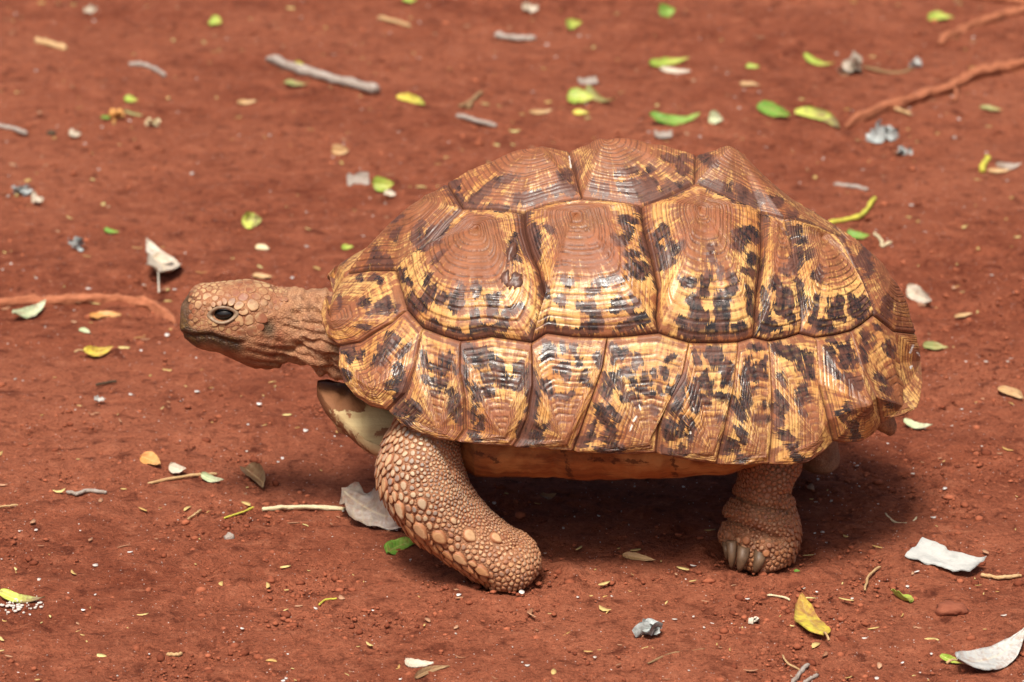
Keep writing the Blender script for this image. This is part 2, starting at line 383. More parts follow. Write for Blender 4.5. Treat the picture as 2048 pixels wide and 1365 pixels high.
# seam junctions measured on the near side: (x, y[, depth])
C1L = [(926, 419), (893, 452), (862, 491), (826, 518), (790, 541)]
C1B = [(790, 541), (803, 585), (813, 620), (845, 657), (884, 672), (920, 683), (950, 680), (982, 674), (1024, 680), (1063, 686)]
S12 = [(1046, 428), (1050, 470), (1062, 510), (1078, 545), (1090, 595), (1086, 640), (1063, 686)]
S23 = [(1283, 415), (1288, 460), (1304, 524), (1316, 580), (1312, 640), (1317, 667)]
S34 = [(1523, 427), (1524, 483), (1520, 540), (1512, 600), (1506, 676)]
S45 = [(1570, 437, -.034), (1578, 480), (1584, 540), (1592, 610), (1598, 668)]
S5V = [(1676, 470, -.014), (1692, 500, -.027), (1714, 552, -.043), (1732, 595, -.057), (1748, 631, -.068)]
V1C = C1L
V2B = [(926, 419), (960, 420), (993, 420), (1046, 428)]
V2B2 = [(1046, 428), (1093, 411), (1130, 403), (1164, 398)]
V3B = [(1164, 398), (1205, 403), (1283, 415)]
V3B2 = [(1283, 415), (1330, 397), (1390, 367)]
V4B = [(1390, 367), (1440, 390), (1523, 427)]
V4B2 = [(1523, 427), (1570, 437, -.034), (1623, 448, -.022), (1676, 470, -.014)]
C2B = [(1063, 686), (1092, 667), (1150, 675), (1214, 676), (1260, 673), (1317, 667)]
C3B = [(1317, 667), (1345, 676), (1378, 686), (1430, 687), (1476, 685), (1506, 676)]
C4B = [(1506, 676), (1537, 683), (1570, 677), (1598, 668)]
C5B = [(1598, 668), (1631, 676), (1668, 671), (1701, 663), (1725, 649), (1748, 631, -.068)]
MID = {'front': (668, 592, 0), 'v1f': (694, 548, 0), 'v12': (893, 368, 0), 'v23': (1138, 303, 0), 'v34': (1392, 311, 0), 'v45': (1700, 482, 0), 'v5b': (1832, 668, 0), 'back': (1812, 778, 0)}
M12 = [(677, 693, -.085), (720, 685), (753, 663), (782, 646), (813, 620)]
M23 = [(845, 657), (829, 733), (810, 787), (775, 823, -.135)]
M34 = [(920, 683), (919, 739), (929, 795), (930, 860), (912, 884, -.16)]
M45 = [(1063, 686), (1065, 767), (1054, 836), (1038, 878), (1026, 895, -.167)]
M56 = [(1214, 676), (1206, 731), (1184, 795), (1161, 864), (1146, 904, -.169)]
M67 = [(1378, 686), (1365, 745), (1330, 800), (1317, 850), (1313, 908, -.17)]
M78 = [(1476, 685), (1468, 767), (1451, 850), (1434, 930, -.168)]
M89 = [(1537, 683), (1542, 767), (1545, 850), (1539, 930, -.165)]
M9A = [(1631, 676), (1637, 767), (1657, 840), (1667, 884, -.14)]
MAB = [(1701, 663), (1726, 739), (1753, 795), (1762, 850, -.10)]
MBC = [(1790, 664, -.047), (1789, 725, -.052), (1804, 781, -.062), (1833, 819, -.078)]
def poly(*segs):
    P = []
    for s in segs:
        for p in s:
            q = pt(p) if not isinstance(p, np.ndarray) else p
            if not P or np.linalg.norm(P[-1] - q) > 1e-5: P.append(q)
    if np.linalg.norm(P[0] - P[-1]) < 1e-5: P.pop()
    return P
def mirror_list(P):
    return [np.array([p[0], -p[1], p[2]]) for p in P]
def rv(s): return list(reversed(s))
def vert_poly(front, near, back):
    a = [pt(p) for p in near]; f, b = pt(MID[front]), pt(MID[back])
    return poly([f] + a + [b] + mirror_list(a)[::-1])
SC = {}
def sc(key, P, A, **kw): SC[key] = dict(P=P, A=A, **kw)
def ar(px, py, h): return cast(px, py, h)
V1F = [(790, 541), (740, 541)]
sc('V1', vert_poly('v1f', V1F[::-1] + rv(C1L)[1:], 'v12'), unproj(838, 398, 0), kind='v', rings=13, dust=0.9)
sc('V2', vert_poly('v12', V2B + V2B2[1:], 'v23'), unproj(1072, 291, 0), kind='v', rings=17, dust=0.85)
sc('V3', vert_poly('v23', V3B + V3B2[1:], 'v34'), unproj(1212, 274, 0), kind='v', rings=17, dust=0.85)
sc('V4', vert_poly('v34', V4B + V4B2[1:], 'v45'), unproj(1470, 290, 0), kind='v', rings=15, dust=0.85)
sc('V5', vert_poly('v45', S5V + [(1790, 664, -.047)], 'v5b'), unproj(1783, 548, 0), kind='v', rings=13, dust=0.9)
sc('C1', poly(rv(V2B), C1L[1:], C1B[1:], rv(S12)[1:]), ar(950, 452, .011), kind='c', rings=17, dust=1.0)
sc('C2', poly(rv(V3B), rv(V2B2)[1:], S12[1:], C2B[1:], rv(S23)[1:]), ar(1150, 424, .012), kind='c', rings=17, dust=0.95)
sc('C3', poly(rv(V4B), rv(V3B2)[1:], S23[1:], C3B[1:], rv(S34)[1:]), ar(1404, 412, .012), kind='c', rings=16, dust=0.85)
sc('C4', poly([(1570, 437, -.034), (1523, 427)], S34[1:], C4B[1:], rv(S45)[1:]), ar(1562, 455, .008), kind='c', rings=14, dust=0.8)
sc('C5', poly([(1676, 470, -.014), (1623, 448, -.022), (1570, 437, -.034)], S45[1:], C5B[1:], rv(S5V)[1:]), ar(1648, 470, .009), kind='c', rings=14, dust=0.8)
m1mid = [MID['v1f'], MID['front']]
sc('M1', poly([(813, 620), (803, 585)], V1F, m1mid, [(651, 592, -.028), (641, 622, -.045), (643, 648, -.06), (655, 678, -.075)], M12), ar(662, 640, .006), kind='m', rings=13, dust=0.75)
sc('M2', poly([(845, 657), (813, 620)], rv(M12)[1:], [(675, 730, -.097), (685, 765, -.107), (710, 795, -.117), (740, 815, -.127)], rv(M23)), ar(742, 775, .007), kind='m', rings=12, dust=0.45)
sc('M3', poly([(920, 683), (884, 672), (845, 657)], M23[1:], [(798, 847, -.142), (838, 869, -.15), (880, 882, -.157)], rv(M34)), ar(876, 858, .006), kind='m', rings=15, dust=0.5)
sc('M4', poly([(1063, 686), (1024, 680), (982, 674), (950, 680), (920, 683)], M34[1:], [(960, 891, -.164)], rv(M45)), ar(1006, 872, .006), kind='m', rings=15, dust=0.5)
sc('M5', poly(rv(C2B[:4]), M45[1:], [(1085, 901, -.168)], rv(M56)), ar(1128, 880, .007), kind='m', rings=15, dust=0.5)
sc('M6', poly(rv(C3B[:3]), rv(C2B[3:])[1:], M56[1:], [(1230, 911, -.170)], rv(M67)), ar(1296, 886, .007), kind='m', rings=15, dust=0.5)
sc('M7', poly([(1476, 685), (1430, 687), (1378, 686)], M67[1:], [(1375, 922, -.17)], rv(M78)), ar(1424, 904, .006), kind='m', rings=15, dust=0.5)
sc('M8', poly([(1537, 683), (1506, 676), (1476, 685)], M78[1:], [(1490, 932, -.168)], rv(M89)), ar(1526, 904, .006), kind='m', rings=15, dust=0.5)
sc('M9', poly([(1631, 676), (1598, 668), (1570, 677), (1537, 683)], M89[1:], [(1580, 932, -.162), (1614, 928, -.158), (1647, 907, -.149)], rv(M9A)), ar(1636, 880, .006), kind='m', rings=15, dust=0.5)
sc('M10', poly([(1701, 663), (1668, 671), (1631, 676)], M9A[1:], [(1690, 888, -.132), (1725, 885, -.122), (1748, 870, -.11)], rv(MAB)), ar(1733, 806, .010), kind='m', rings=12, dust=0.6)
sc('M11', poly([(1790, 664, -.047), (1748, 631, -.068), (1725, 649), (1701, 663)], MAB[1:], [(1764, 836, -.103), (1785, 838, -.098), (1812, 832, -.09)], rv(MBC)), unproj(1806, 812, -.087), kind='m', rings=11, dust=0.8)
back_near = [pt(p) for p in MBC]
sc('M12', poly([pt(MID['v5b'])] + back_near + [pt(MID['back'])] + mirror_list(back_near)[::-1]), unproj(1841, 722, 0), kind='m', rings=12, dust=0.9)

# dark blotches and pale smears of the shell: (view, x1, y1, x2, y2, half width)
ORG = {2: (620, 260), 3: (1050, 260), 4: (1400, 260), 5: (620, 600), 6: (1050, 600), 7: (1400, 600)}
BL = {2: [(800,830,900,720,30),(860,800,1000,640,26),(740,790,800,680,18),(480,900,560,950,35),(450,960,480,980,15),(660,1010,700,1110,15),(820,1230,900,1130,22),(1030,1230,1070,1150,42),
 (1310,1200,1310,1290,25),(1190,1120,1200,1190,20),(1080,1160,1060,1130,20),(740,1200,750,1300,25),(840,1080,860,1050,18),(950,1200,920,1230,20),(1470,800,1470,900,30),(1600,750,1620,850,40),
 (1180,520,1290,420,25),(1340,390,1450,350,25),(1480,500,1540,460,25),(1570,520,1620,470,35),(1760,420,1770,440,30),(1300,560,1450,560,12),(1030,370,1050,400,25),(1050,480,1090,520,25),
 (360,1050,370,1060,15),(450,1060,500,1100,15),(560,1240,540,1300,20),(480,1270,520,1240,15),(620,1270,610,1290,15),(360,1230,400,1240,15),(560,640,640,600,14),(600,760,640,720,14),(900,950,960,880,14)],
 3: [(0,520,50,470,25),(220,410,230,450,20),(270,390,340,450,35),(250,330,320,340,20),(60,480,120,460,30),(560,400,570,460,20),(720,420,880,400,45),(780,470,880,480,40),(680,300,800,280,18),(880,310,900,270,14),
 (1010,420,1110,400,22),(1000,190,1110,200,18),(1110,240,1150,290,25),(480,380,490,440,14),(1310,400,1430,420,35),(1320,190,1340,250,22),(1270,160,1290,230,14),(1540,420,1570,500,35),(1620,480,1660,530,30),(1480,470,1500,500,15),
 (690,800,720,780,35),(700,680,760,720,20),(750,900,800,890,18),(760,980,850,1000,35),(850,830,870,860,25),(780,1040,860,1060,30),(690,640,790,640,18),(300,1080,330,1100,25),(520,1090,580,1080,30),(620,1060,700,1090,20),
 (250,1210,270,1250,18),(430,1250,470,1260,30),(660,1240,760,1290,25),(460,1150,500,1150,15),(40,720,60,850,40),(150,690,170,720,20),(10,760,60,900,45),(130,1130,150,1200,20),(790,1200,820,1240,16),
 (920,760,980,740,45),(900,870,1000,900,40),(980,970,1060,940,30),(1020,830,1060,860,25),(1090,860,1130,820,20),(1540,740,1570,780,40),(1640,760,1680,790,30),(1620,920,1660,940,25),(1600,1010,1640,1040,25),(1500,830,1540,840,18),
 (1140,1080,1200,1090,30),(1300,1060,1290,1180,28),(1390,990,1410,1060,15),(1500,1100,1490,1040,18),(1230,1230,1220,1310,45),(1430,1220,1420,1330,50),(1480,1150,1490,1190,15),(1600,1150,1620,1260,20),(1340,860,1340,960,16)],
 4: [(320,430,340,500,30),(390,470,430,520,30),(520,500,550,540,28),(640,590,670,610,18),(300,740,380,760,50),(270,820,290,840,20),(540,1090,550,1120,25),(620,1000,600,1010,20),(590,1180,640,1290,40),(600,1220,580,1240,35),
 (460,1150,480,1300,25),(430,1350,460,1330,20),(650,730,720,740,25),(680,780,740,800,22),(700,890,690,980,35),(780,900,800,890,25),(820,1060,860,1060,30),(870,1000,880,1040,18),(700,1080,720,1110,30),(720,1180,740,1300,20),
 (840,1220,820,1350,25),(990,1250,960,1320,40),(1080,1210,1090,1230,20),(1120,1260,1150,1320,35),(1170,1220,1190,1260,20),(1140,930,1160,960,30),(1190,990,1210,1030,28),(1350,1210,1360,1260,20),(1320,1300,1350,1340,20),(1180,880,1200,900,20)],
 5: [(800,60,790,30,30),(1010,60,1070,20,35),(1180,110,1180,170,32),(1310,0,1310,100,28),(1410,90,1400,190,28),(870,170,930,210,20),(1000,230,1300,240,20),(1220,200,1330,200,20),(1450,80,1500,30,20),(430,90,520,60,14),(330,190,420,210,14),(220,40,210,0,15),
 (230,350,280,370,18),(290,440,300,390,14),(330,400,350,380,14),(600,270,590,330,30),(540,370,480,430,40),(680,340,650,400,18),(630,480,640,500,20),(650,560,680,570,25),(620,600,640,620,25),(590,500,600,540,20),(650,680,630,720,20),(560,590,570,640,14),(250,520,290,560,18),(700,620,660,720,14),
 (820,390,830,450,16),(820,480,900,480,14),(950,400,960,430,18),(1000,400,990,440,14),(1030,480,1040,520,14),(840,580,960,590,25),(950,470,940,500,25),(1000,650,1020,700,18),(1060,700,1070,780,20),(1050,830,1070,870,18),(660,800,740,760,45),(620,830,640,800,20),(740,860,750,840,18),(690,890,730,900,15),(870,660,930,650,10),(1010,740,1020,790,14),
 (1130,370,1220,420,55),(1240,380,1200,470,30),(1120,480,1130,600,20),(1180,640,1190,720,25),(1190,800,1170,860,20),(1330,460,1360,500,35),(1290,400,1310,430,20),(1240,650,1290,640,30),(1380,560,1500,610,45),(1250,560,1300,570,22),(1500,480,1540,560,30),(1160,950,1200,1010,25),(1580,700,1600,860,25),(1540,930,1530,1020,40),(1590,960,1620,1000,35),(1230,870,1220,920,18)],
 6: [(440,40,450,80,20),(500,130,490,200,40),(420,180,520,220,20),(700,190,860,170,30),(850,120,870,160,28),(780,70,800,130,22),(240,220,420,240,14),(620,40,650,60,20),(160,150,220,220,18),
 (1210,20,1200,160,30),(1410,20,1420,170,50),(1100,150,1130,180,20),(1150,220,1240,250,25),(1350,210,1430,200,45),(1300,100,1300,170,10),(1540,190,1550,230,30),(1610,20,1640,100,18),(1250,250,1260,200,25),(1430,250,1480,240,15),
 (40,480,60,760,25),(270,320,275,360,16),(340,350,345,370,16),(380,430,380,480,12),(290,480,280,540,30),(510,410,520,450,25),(440,540,430,530,12),(160,330,150,420,30),(130,620,170,680,30),(240,510,230,540,12),(230,680,330,660,15),(20,930,100,990,45),(150,900,150,950,14),(590,540,610,640,20),(570,640,600,700,18),(540,790,580,850,35),(600,790,660,830,15),(400,1030,480,960,25),(480,900,500,870,14),(400,560,470,600,12),
 (640,350,645,430,20),(700,350,710,400,16),(800,400,800,450,22),(740,480,730,540,22),(700,510,690,550,16),(1000,490,1005,540,18),(930,500,930,520,12),(1040,420,1060,400,16),(640,540,650,600,18),(760,580,770,610,15),(690,600,680,630,14),(860,550,870,600,20),(820,650,900,680,18),(700,700,780,700,20),(960,640,980,660,16),(1130,580,1080,790,35),(1060,640,1080,700,20),(620,900,640,960,30),(500,1070,580,1080,18),(620,1060,690,1080,22),(580,980,640,1040,18),(780,750,800,770,14),(920,770,930,790,12),(670,840,650,860,14),
 (1230,400,1240,440,20),(1350,390,1380,430,45),(1300,520,1300,600,18),(1250,580,1310,610,22),(1450,480,1450,600,28),(1340,610,1340,680,14),(1220,640,1230,790,28),(1380,690,1450,700,22),(1270,700,1310,750,18),(1110,870,1130,900,22),(1030,900,1060,970,40),(1120,940,1140,960,15),(990,1060,1030,1080,18),(1120,1050,1125,1060,12),(1080,1100,1170,1110,14),(1190,880,1190,1020,14),(1380,850,1420,860,14),
 (1600,460,1600,560,28),(1660,490,1665,560,22),(1720,460,1715,540,18),(1640,360,1690,350,16),(1530,750,1570,850,32),(1500,720,1530,780,30),(1570,560,1600,740,25),(1540,950,1560,990,30),(1450,1040,1500,1080,38),(1540,1140,1580,1130,25),(1640,660,1660,640,12),(1650,860,1740,870,14),(1720,760,1730,780,12)],
 7: [(590,30,620,100,45),(460,150,460,200,40),(640,120,650,150,15),(510,190,540,210,18),(980,30,1000,110,45),(860,190,930,200,35),(740,10,730,110,12),(840,30,830,90,18),(1120,50,1140,100,20),(1180,60,1190,90,15),
 (560,330,680,380,40),(640,390,660,410,30),(710,430,710,480,16),(790,420,780,540,25),(740,380,760,410,18),(560,690,600,760,20),(580,560,600,600,22),(540,780,590,880,22),(740,620,770,720,22),(700,680,730,740,16),(740,800,760,820,16),(590,970,640,1010,22),(640,1060,680,1090,18),(690,1120,760,1150,25),(540,880,550,950,14),(690,1030,690,1050,10),
 (910,370,940,470,28),(1010,360,1050,440,35),(960,500,1000,560,22),(1060,300,1070,370,16),(1060,560,1140,610,35),(930,290,960,320,14),(1050,760,1090,800,20),(1090,890,1110,960,25),(1000,800,1040,860,16),(1120,440,1110,480,12),(1080,980,1100,1000,14),
 (1190,240,1210,330,18),(1330,320,1340,350,16),(1370,350,1370,400,16),(1270,190,1280,220,14),(1270,540,1330,600,18),(1340,730,1390,760,15),(1310,640,1350,670,12),(1170,350,1180,440,18)]}
WH = {6: [(820,755,830,790,6),(800,840,780,870,8),(770,900,755,940,6),(1208,780,1210,790,5),(1190,950,1188,960,6)], 3: [(318,190,330,270,5)], 7: [(1530,330,1510,380,8),(1560,380,1580,400,6),(1515,490,1520,480,8)]}
def strokes(T, grow=0.0):
    return np.array([[ORG[k][0] + a / PX, ORG[k][1] + b / PX, ORG[k][0] + c / PX, ORG[k][1] + d / PX, w / PX + grow] for k, L in T.items() for a, b, c, d, w in L])
STB = strokes(BL, 4.0); STW = strokes(WH)
def field(px, py, ST, lo=-12.0):
    out = np.full(px.shape, lo)
    x0, x1, y0, y1 = px.min() - 30, px.max() + 30, py.min() - 30, py.max() + 30
    for a, b, c, d, w in ST:
        if max(a, c) < x0 or min(a, c) > x1 or max(b, d) < y0 or min(b, d) > y1: continue
        dx, dy = c - a, d - b; L = dx * dx + dy * dy + 1e-6
        q = np.clip(((px - a) * dx + (py - b) * dy) / L, 0, 1)
        out = np.maximum(out, w - np.hypot(px - a - q * dx, py - b - q * dy))
    return out
def resample(P, n):
    P = np.array(P + [P[0]]); L = np.concatenate([[0], np.cumsum(np.linalg.norm(np.diff(P, axis=0), axis=1))])
    s = np.linspace(0, L[-1], n, endpoint=False)
    return np.stack([np.interp(s, L, P[:, k]) for k in range(3)], -1), s
def make_scute(key, d, nth, ntt, mirror=False):
    O, s = resample(d['P'], nth); A = np.array(d['A']); seed = sum(map(ord, key)) * 3
    kind = d['kind']; ln = np.linalg.norm(O - A, axis=1)
    t = np.concatenate([[0.0], np.linspace(0.03, 1, ntt - 1)]); T = t[:, None] * np.ones((1, nth))
    th = np.linspace(0, 2 * math.pi, nth, endpoint=False)
    wob = 0.028 * (fbm(np.cos(th)[None] * 3 + T * 2, np.sin(th)[None] * 3 + T * 2, seed, 3) - 0.5) * np.sin(math.pi * T)
    Tw = T + wob
    ker = np.exp(-(np.minimum(np.arange(nth), nth - np.arange(nth)) / (nth / 22)) ** 2); ker /= ker.sum()
    Os = np.real(np.fft.ifft(np.fft.fft(O, axis=0) * np.fft.fft(ker)[:, None], axis=0)) if kind != 'm' else O
    Te = (T ** 1.6)[..., None]
    P = A + T[..., None] * (Os[None] * (1 - Te) + O[None] * Te - A)
    N = nrm(P)
    sag = {'v': 0.05, 'c': 0.115, 'm': 0.035}[kind]
    sag = np.full(nth, sag)
    if key == 'V4': sag = sag + (-0.05 - sag) * sstep(A[0] - 0.03, A[0] + 0.085, O[:, 0])
    if key == 'C5': sag = sag * 0.7
    bul = sag[None] * ln[None] * (2.1 * T * (1 - T ** 3) if kind == 'c' else 4 * T * (1 - T))
    # growth rings
    rng = np.random.default_rng(seed); nr = int(d['rings'] * {'v': 1.15, 'c': 1.0, 'm': 0.95}[kind])
    w = 0.5 + rng.random(nr) * 1.0; w[0] = {'v': 1.8, 'c': 1.6, 'm': 1.3}[kind]
    if kind != 'v': w[-int(nr * 0.3):] *= 1.25
    e = np.concatenate([[0], np.cumsum(w) / w.sum()])
    idx = np.clip(np.searchsorted(e, np.clip(Tw, 0, 0.99999), 'right') - 1, 0, nr - 1)
    q = (np.clip(Tw, 0, 1) - e[idx]) / (e[idx + 1] - e[idx])
    sp = (e[idx + 1] - e[idx]) * ln[None]
    ampr = (0.45 + 1.0 * rng.random(nr))[idx]
    loc = 0.55 + 0.9 * fbm(np.cos(th)[None] * 2.2 + T * 5, np.sin(th)[None] * 2.2, seed + 5, 2)
    strength = np.clip(sp * 0.17, 0, 0.0009) * ampr * loc
    gw = np.clip(0.0011 / np.maximum(sp, 1e-4), 0.12, 0.45)
    ridge = sstep(0, gw * 0.8, q) * (0.72 + 0.28 * q) * sstep(1.0, 1 - gw * 0.5, q)
    fn = vnoise(Tw * nr * 3.5, th[None] * 1.5 + 0 * T, seed + 9); fine = (fn - 0.5) * 0.0004
    hgt = (strength * (ridge - 0.75) + fine * 0.7) * {'v': 1.0, 'c': 1.55, 'm': 1.0}[kind]
    grv = np.clip(sstep(1 - gw * 0.7, 1.0, q) * 0.8 + sstep(gw * 0.8, 0.0, q), 0, 1) * np.clip(ampr * loc * 0.95, 0.15, 1)
    grv = np.clip(grv + sstep(0.66, 0.85, fn) * 0.30 * np.clip(sp / 0.003, 0, 1), 0, 1)
    grv *= sstep(0.02, 0.1, T)
    rdg = np.clip(sstep(0.55, 0.75, q) * sstep(0.95, 0.8, q), 0, 1) * np.clip(loc * ampr, 0, 1)
    seam = sstep(1 - 0.0024 / np.maximum(ln, .006)[None].clip(.007), 1.0, T)
    drop = -0.0016 * seam
    hgt = hgt * (1 - 0.8 * seam) + (fbm(np.cos(th)[None] * 4 * T + 3, np.sin(th)[None] * 4 * T, seed + 2, 3) - 0.5) * 0.003 * np.sin(math.pi * np.clip(T, 0, 1))
    if key == 'M10':
        k = np.exp(-(np.linalg.norm(P - A, axis=-1) / 0.008) ** 2); hgt = hgt + 0.006 * k
    if kind != 'm': hgt = hgt - 0.0032 * np.clip(1 - T / 0.22, 0, 1) ** 2
    Q = P + N * (bul + hgt + drop)[..., None]
    px, py = project(Q)
    if kind == 'v': # symmetric pattern: the far half copies the near half
        fl = np.where(Q[..., 1:2] > 0, Q * np.array([1, -1, 1]), Q); px, py = project(fl)
    wx = (fbm(px * 0.045, py * 0.045, seed + 31, 3) - 0.5) * 22; wy = (fbm(px * 0.045 + 50, py * 0.045, seed + 37, 3) - 0.5) * 22
    bl = field(px + wx, py + wy, STB); wh = field(px, py, STW)
    # rim of narrow dark rings along the seams of the costal and vertebral plates
    if kind in 'vc':
        edge = sstep(1 - 0.016 / np.maximum(ln, .02)[None], 1.0, T)
        bl = np.maximum(bl, -10 + edge * 11.0 + (fbm(th[None] * 2.5, T * 3, seed + 3, 3) - 0.5) * 16 * edge)
    rr = {'v': 0.70, 'c': 0.62, 'm': 0.38}[kind]
    dust = d['dust'] * sstep(rr + 0.25, rr - 0.25, T)
    base = {'m': 0.45, 'v': 0.58, 'c': 0.36}[kind] * (0.7 + 0.6 * d['dust'])
    dust = np.maximum(dust, base)
    if kind == 'm': dust = np.maximum(dust, 0.74 * sstep(0.70, 0.3, T) * (0.6 + 0.8 * d['dust']))
    band = sstep(1 - 0.0105 / np.maximum(ln, .02)[None], 1 - 0.004 / np.maximum(ln, .02)[None], T)
    dust = np.maximum(dust, band * 0.85 * np.clip(0.35 + fbm(th[None] * 3 + 0 * T, T * 2, seed + 71, 3), 0, 1))
    dk = seam * 0.9 if kind != 'm' else seam * 0.8
    uv = np.stack([np.broadcast_to(s[None] * 2430, T.shape), T * ln[None] * 2430, np.full(T.shape, seed * 3.7)], -1)
    R = [Q]
    edgeN = nrm(O)
    cen = O.mean(0)
    for dep, sh in ((0.0045, 0.0), (0.0085, 0.06)):
        R.append((O + (cen - O) * sh - edgeN * dep)[None])
    back = (O + (cen - O) * 0.5 - edgeN * 0.0105)[None]; R.append(back)
    V = np.concatenate(R, 0); nr_ = V.shape[0]
    F = grid_faces(nr_, nth)
    V = V.reshape(-1, 3)
    capc = len(V); V = np.concatenate([V, [cen - nrm(cen) * 0.011]])
    last = (nr_ - 1) * nth
    def ext(a, v=None):
        a = a.reshape(ntt * nth, -1); tail = a[(ntt - 1) * nth:]
        z = np.concatenate([a, tail, tail, tail, tail[:1]], 0); return z[:, 0] if z.shape[1] == 1 else z
    att = dict(bl=ext(bl), grv=ext(grv), dst=ext(dust), wht=ext(wh), tt=ext(T), rdg=ext(rdg), dk=ext(dk), suv=ext(uv))
    Fq = [tuple(f) for f in F.tolist()]
    j = np.arange(nth); tri = np.stack([last + j, last + (j + 1) % nth, np.full(nth, capc)], -1)
    quads = F
    if mirror: V = V * np.array([1, -1, 1])
    # winding: outward normal test on one quad of the top
    m = (ntt // 2) * nth + nth // 4; f = quads[m]; a, b, c = V[f[0]], V[f[1]], V[f[2]]
    flip = np.dot(np.cross(b - a, c - a), nrm(a)) < 0
    allF = np.concatenate([quads, np.concatenate([tri, tri[:, 2:]], 1)], 0)
    tri4 = tri
    return V, quads, tri4, att, flip
def scute_obj(key, d, nth, ntt, name, parent, mirror=False):
    V, quads, tri, att, flip = make_scute(key, d, nth, ntt, mirror)
    if flip: quads = quads[:, ::-1]; tri = tri[:, ::-1]
    me = bpy.data.meshes.new(name); nv = len(V)
    me.vertices.add(nv); me.vertices.foreach_set('co', V.astype(np.float32).ravel())
    li = np.concatenate([quads.ravel(), tri.ravel()]).astype(np.int32)
    me.loops.add(len(li)); me.loops.foreach_set('vertex_index', li)
    st = np.concatenate([np.arange(len(quads)) * 4, len(quads) * 4 + np.arange(len(tri)) * 3]).astype(np.int32)
    me.polygons.add(len(st)); me.polygons.foreach_set('loop_start', st); me.update(calc_edges=True)
    me.polygons.foreach_set('use_smooth', np.ones(len(st), bool))
    for k, a in att.items():
        a = np.asarray(a, np.float32)
        if a.ndim == 1: me.attributes.new(k, 'FLOAT', 'POINT').data.foreach_set('value', a)
        else: me.attributes.new(k, 'FLOAT_VECTOR', 'POINT').data.foreach_set('vector', a.ravel())
    me.materials.append(M_SHELL)
    o = bpy.data.objects.new(name, me); COL.objects.link(o); o.parent = parent
    return o
# ---- carapace core under the plates
def build_core():
    nx, na = 40, 33; V = []
    xs = XC + 0.84 * AX * np.sin(np.linspace(-math.pi / 2, math.pi / 2, nx)) * 0.985
    for x in xs:
        zr = np.interp(x, *ZR) + 0.012; zt = max(np.interp(x, *ZT) - 0.030, zr + 0.004)
        for a in np.linspace(-1, 1, na):
            k = math.cos(a * math.pi / 2) ** 0.8; z = zr + (zt - zr) * k
            y = math.copysign(max(float(halfw(x, z)) - 0.026, 0.001), a) if abs(a) > 1e-6 else 0
            V.append((x, y, z))
    F = grid_faces(nx, na, True)
    V = np.array(V); V0 = len(V)
    return part(mesh_obj('carapace', V, F, M_CORE))
CARA = build_core()
NAMES = {'v': 'vertebral_scute', 'c': 'costal_scute', 'm': 'marginal_scute'}
for key, d in SC.items():
    big = d['kind'] != 'm'
    o = scute_obj(key, d, 280 if big else 220, 96 if big else 80, NAMES[d['kind']], CARA)
    if d['kind'] != 'v' and key != 'M12':
        scute_obj(key, d, 80, 36, NAMES[d['kind']], CARA, True)

# scar between the first two side plates
def lump(name, px, py, rx, ry, h, mat, parent, seed, sub_=3, ang=0.0):
    v, f = ico2(sub_); c = cast(px, py, 0.008)
    n = nrm(c); u = np.cross([0, 0, 1.0], n); u /= np.linalg.norm(u); w = np.cross(n, u)
    ca, sa = math.cos(ang), math.sin(ang); u, w = u * ca + w * sa, w * ca - u * sa
    k = 1 + 0.9 * (fbm(v[:, 0] * 2 + seed, v[:, 1] * 2 + v[:, 2], seed, 3) - 0.5)[:, None]
    V = c + (v * k) @ np.stack([u * rx, w * ry, n * h])
    return mesh_obj(name, V, f, mat, parent)
M_SCAR = simple('scar_horn', (0.055, 0.026, 0.019), (0.15, 0.058, 0.032), 150, 0.42, 0.45, 0.5, 0.001)
lump('scar', 1012, 562, .0048, .0085, .0042, M_SCAR, CARA, 3, ang=0.2); lump('scar', 1031, 566, .0060, .0088, .005, M_SCAR, CARA, 5, ang=-0.25); lump('scar', 1018, 536, .0080, .0050, .0030, M_SCAR, CARA, 14, ang=0.5)
lump('scar', 1022, 515, .0042, .0110, .005, M_SCAR, CARA, 9)

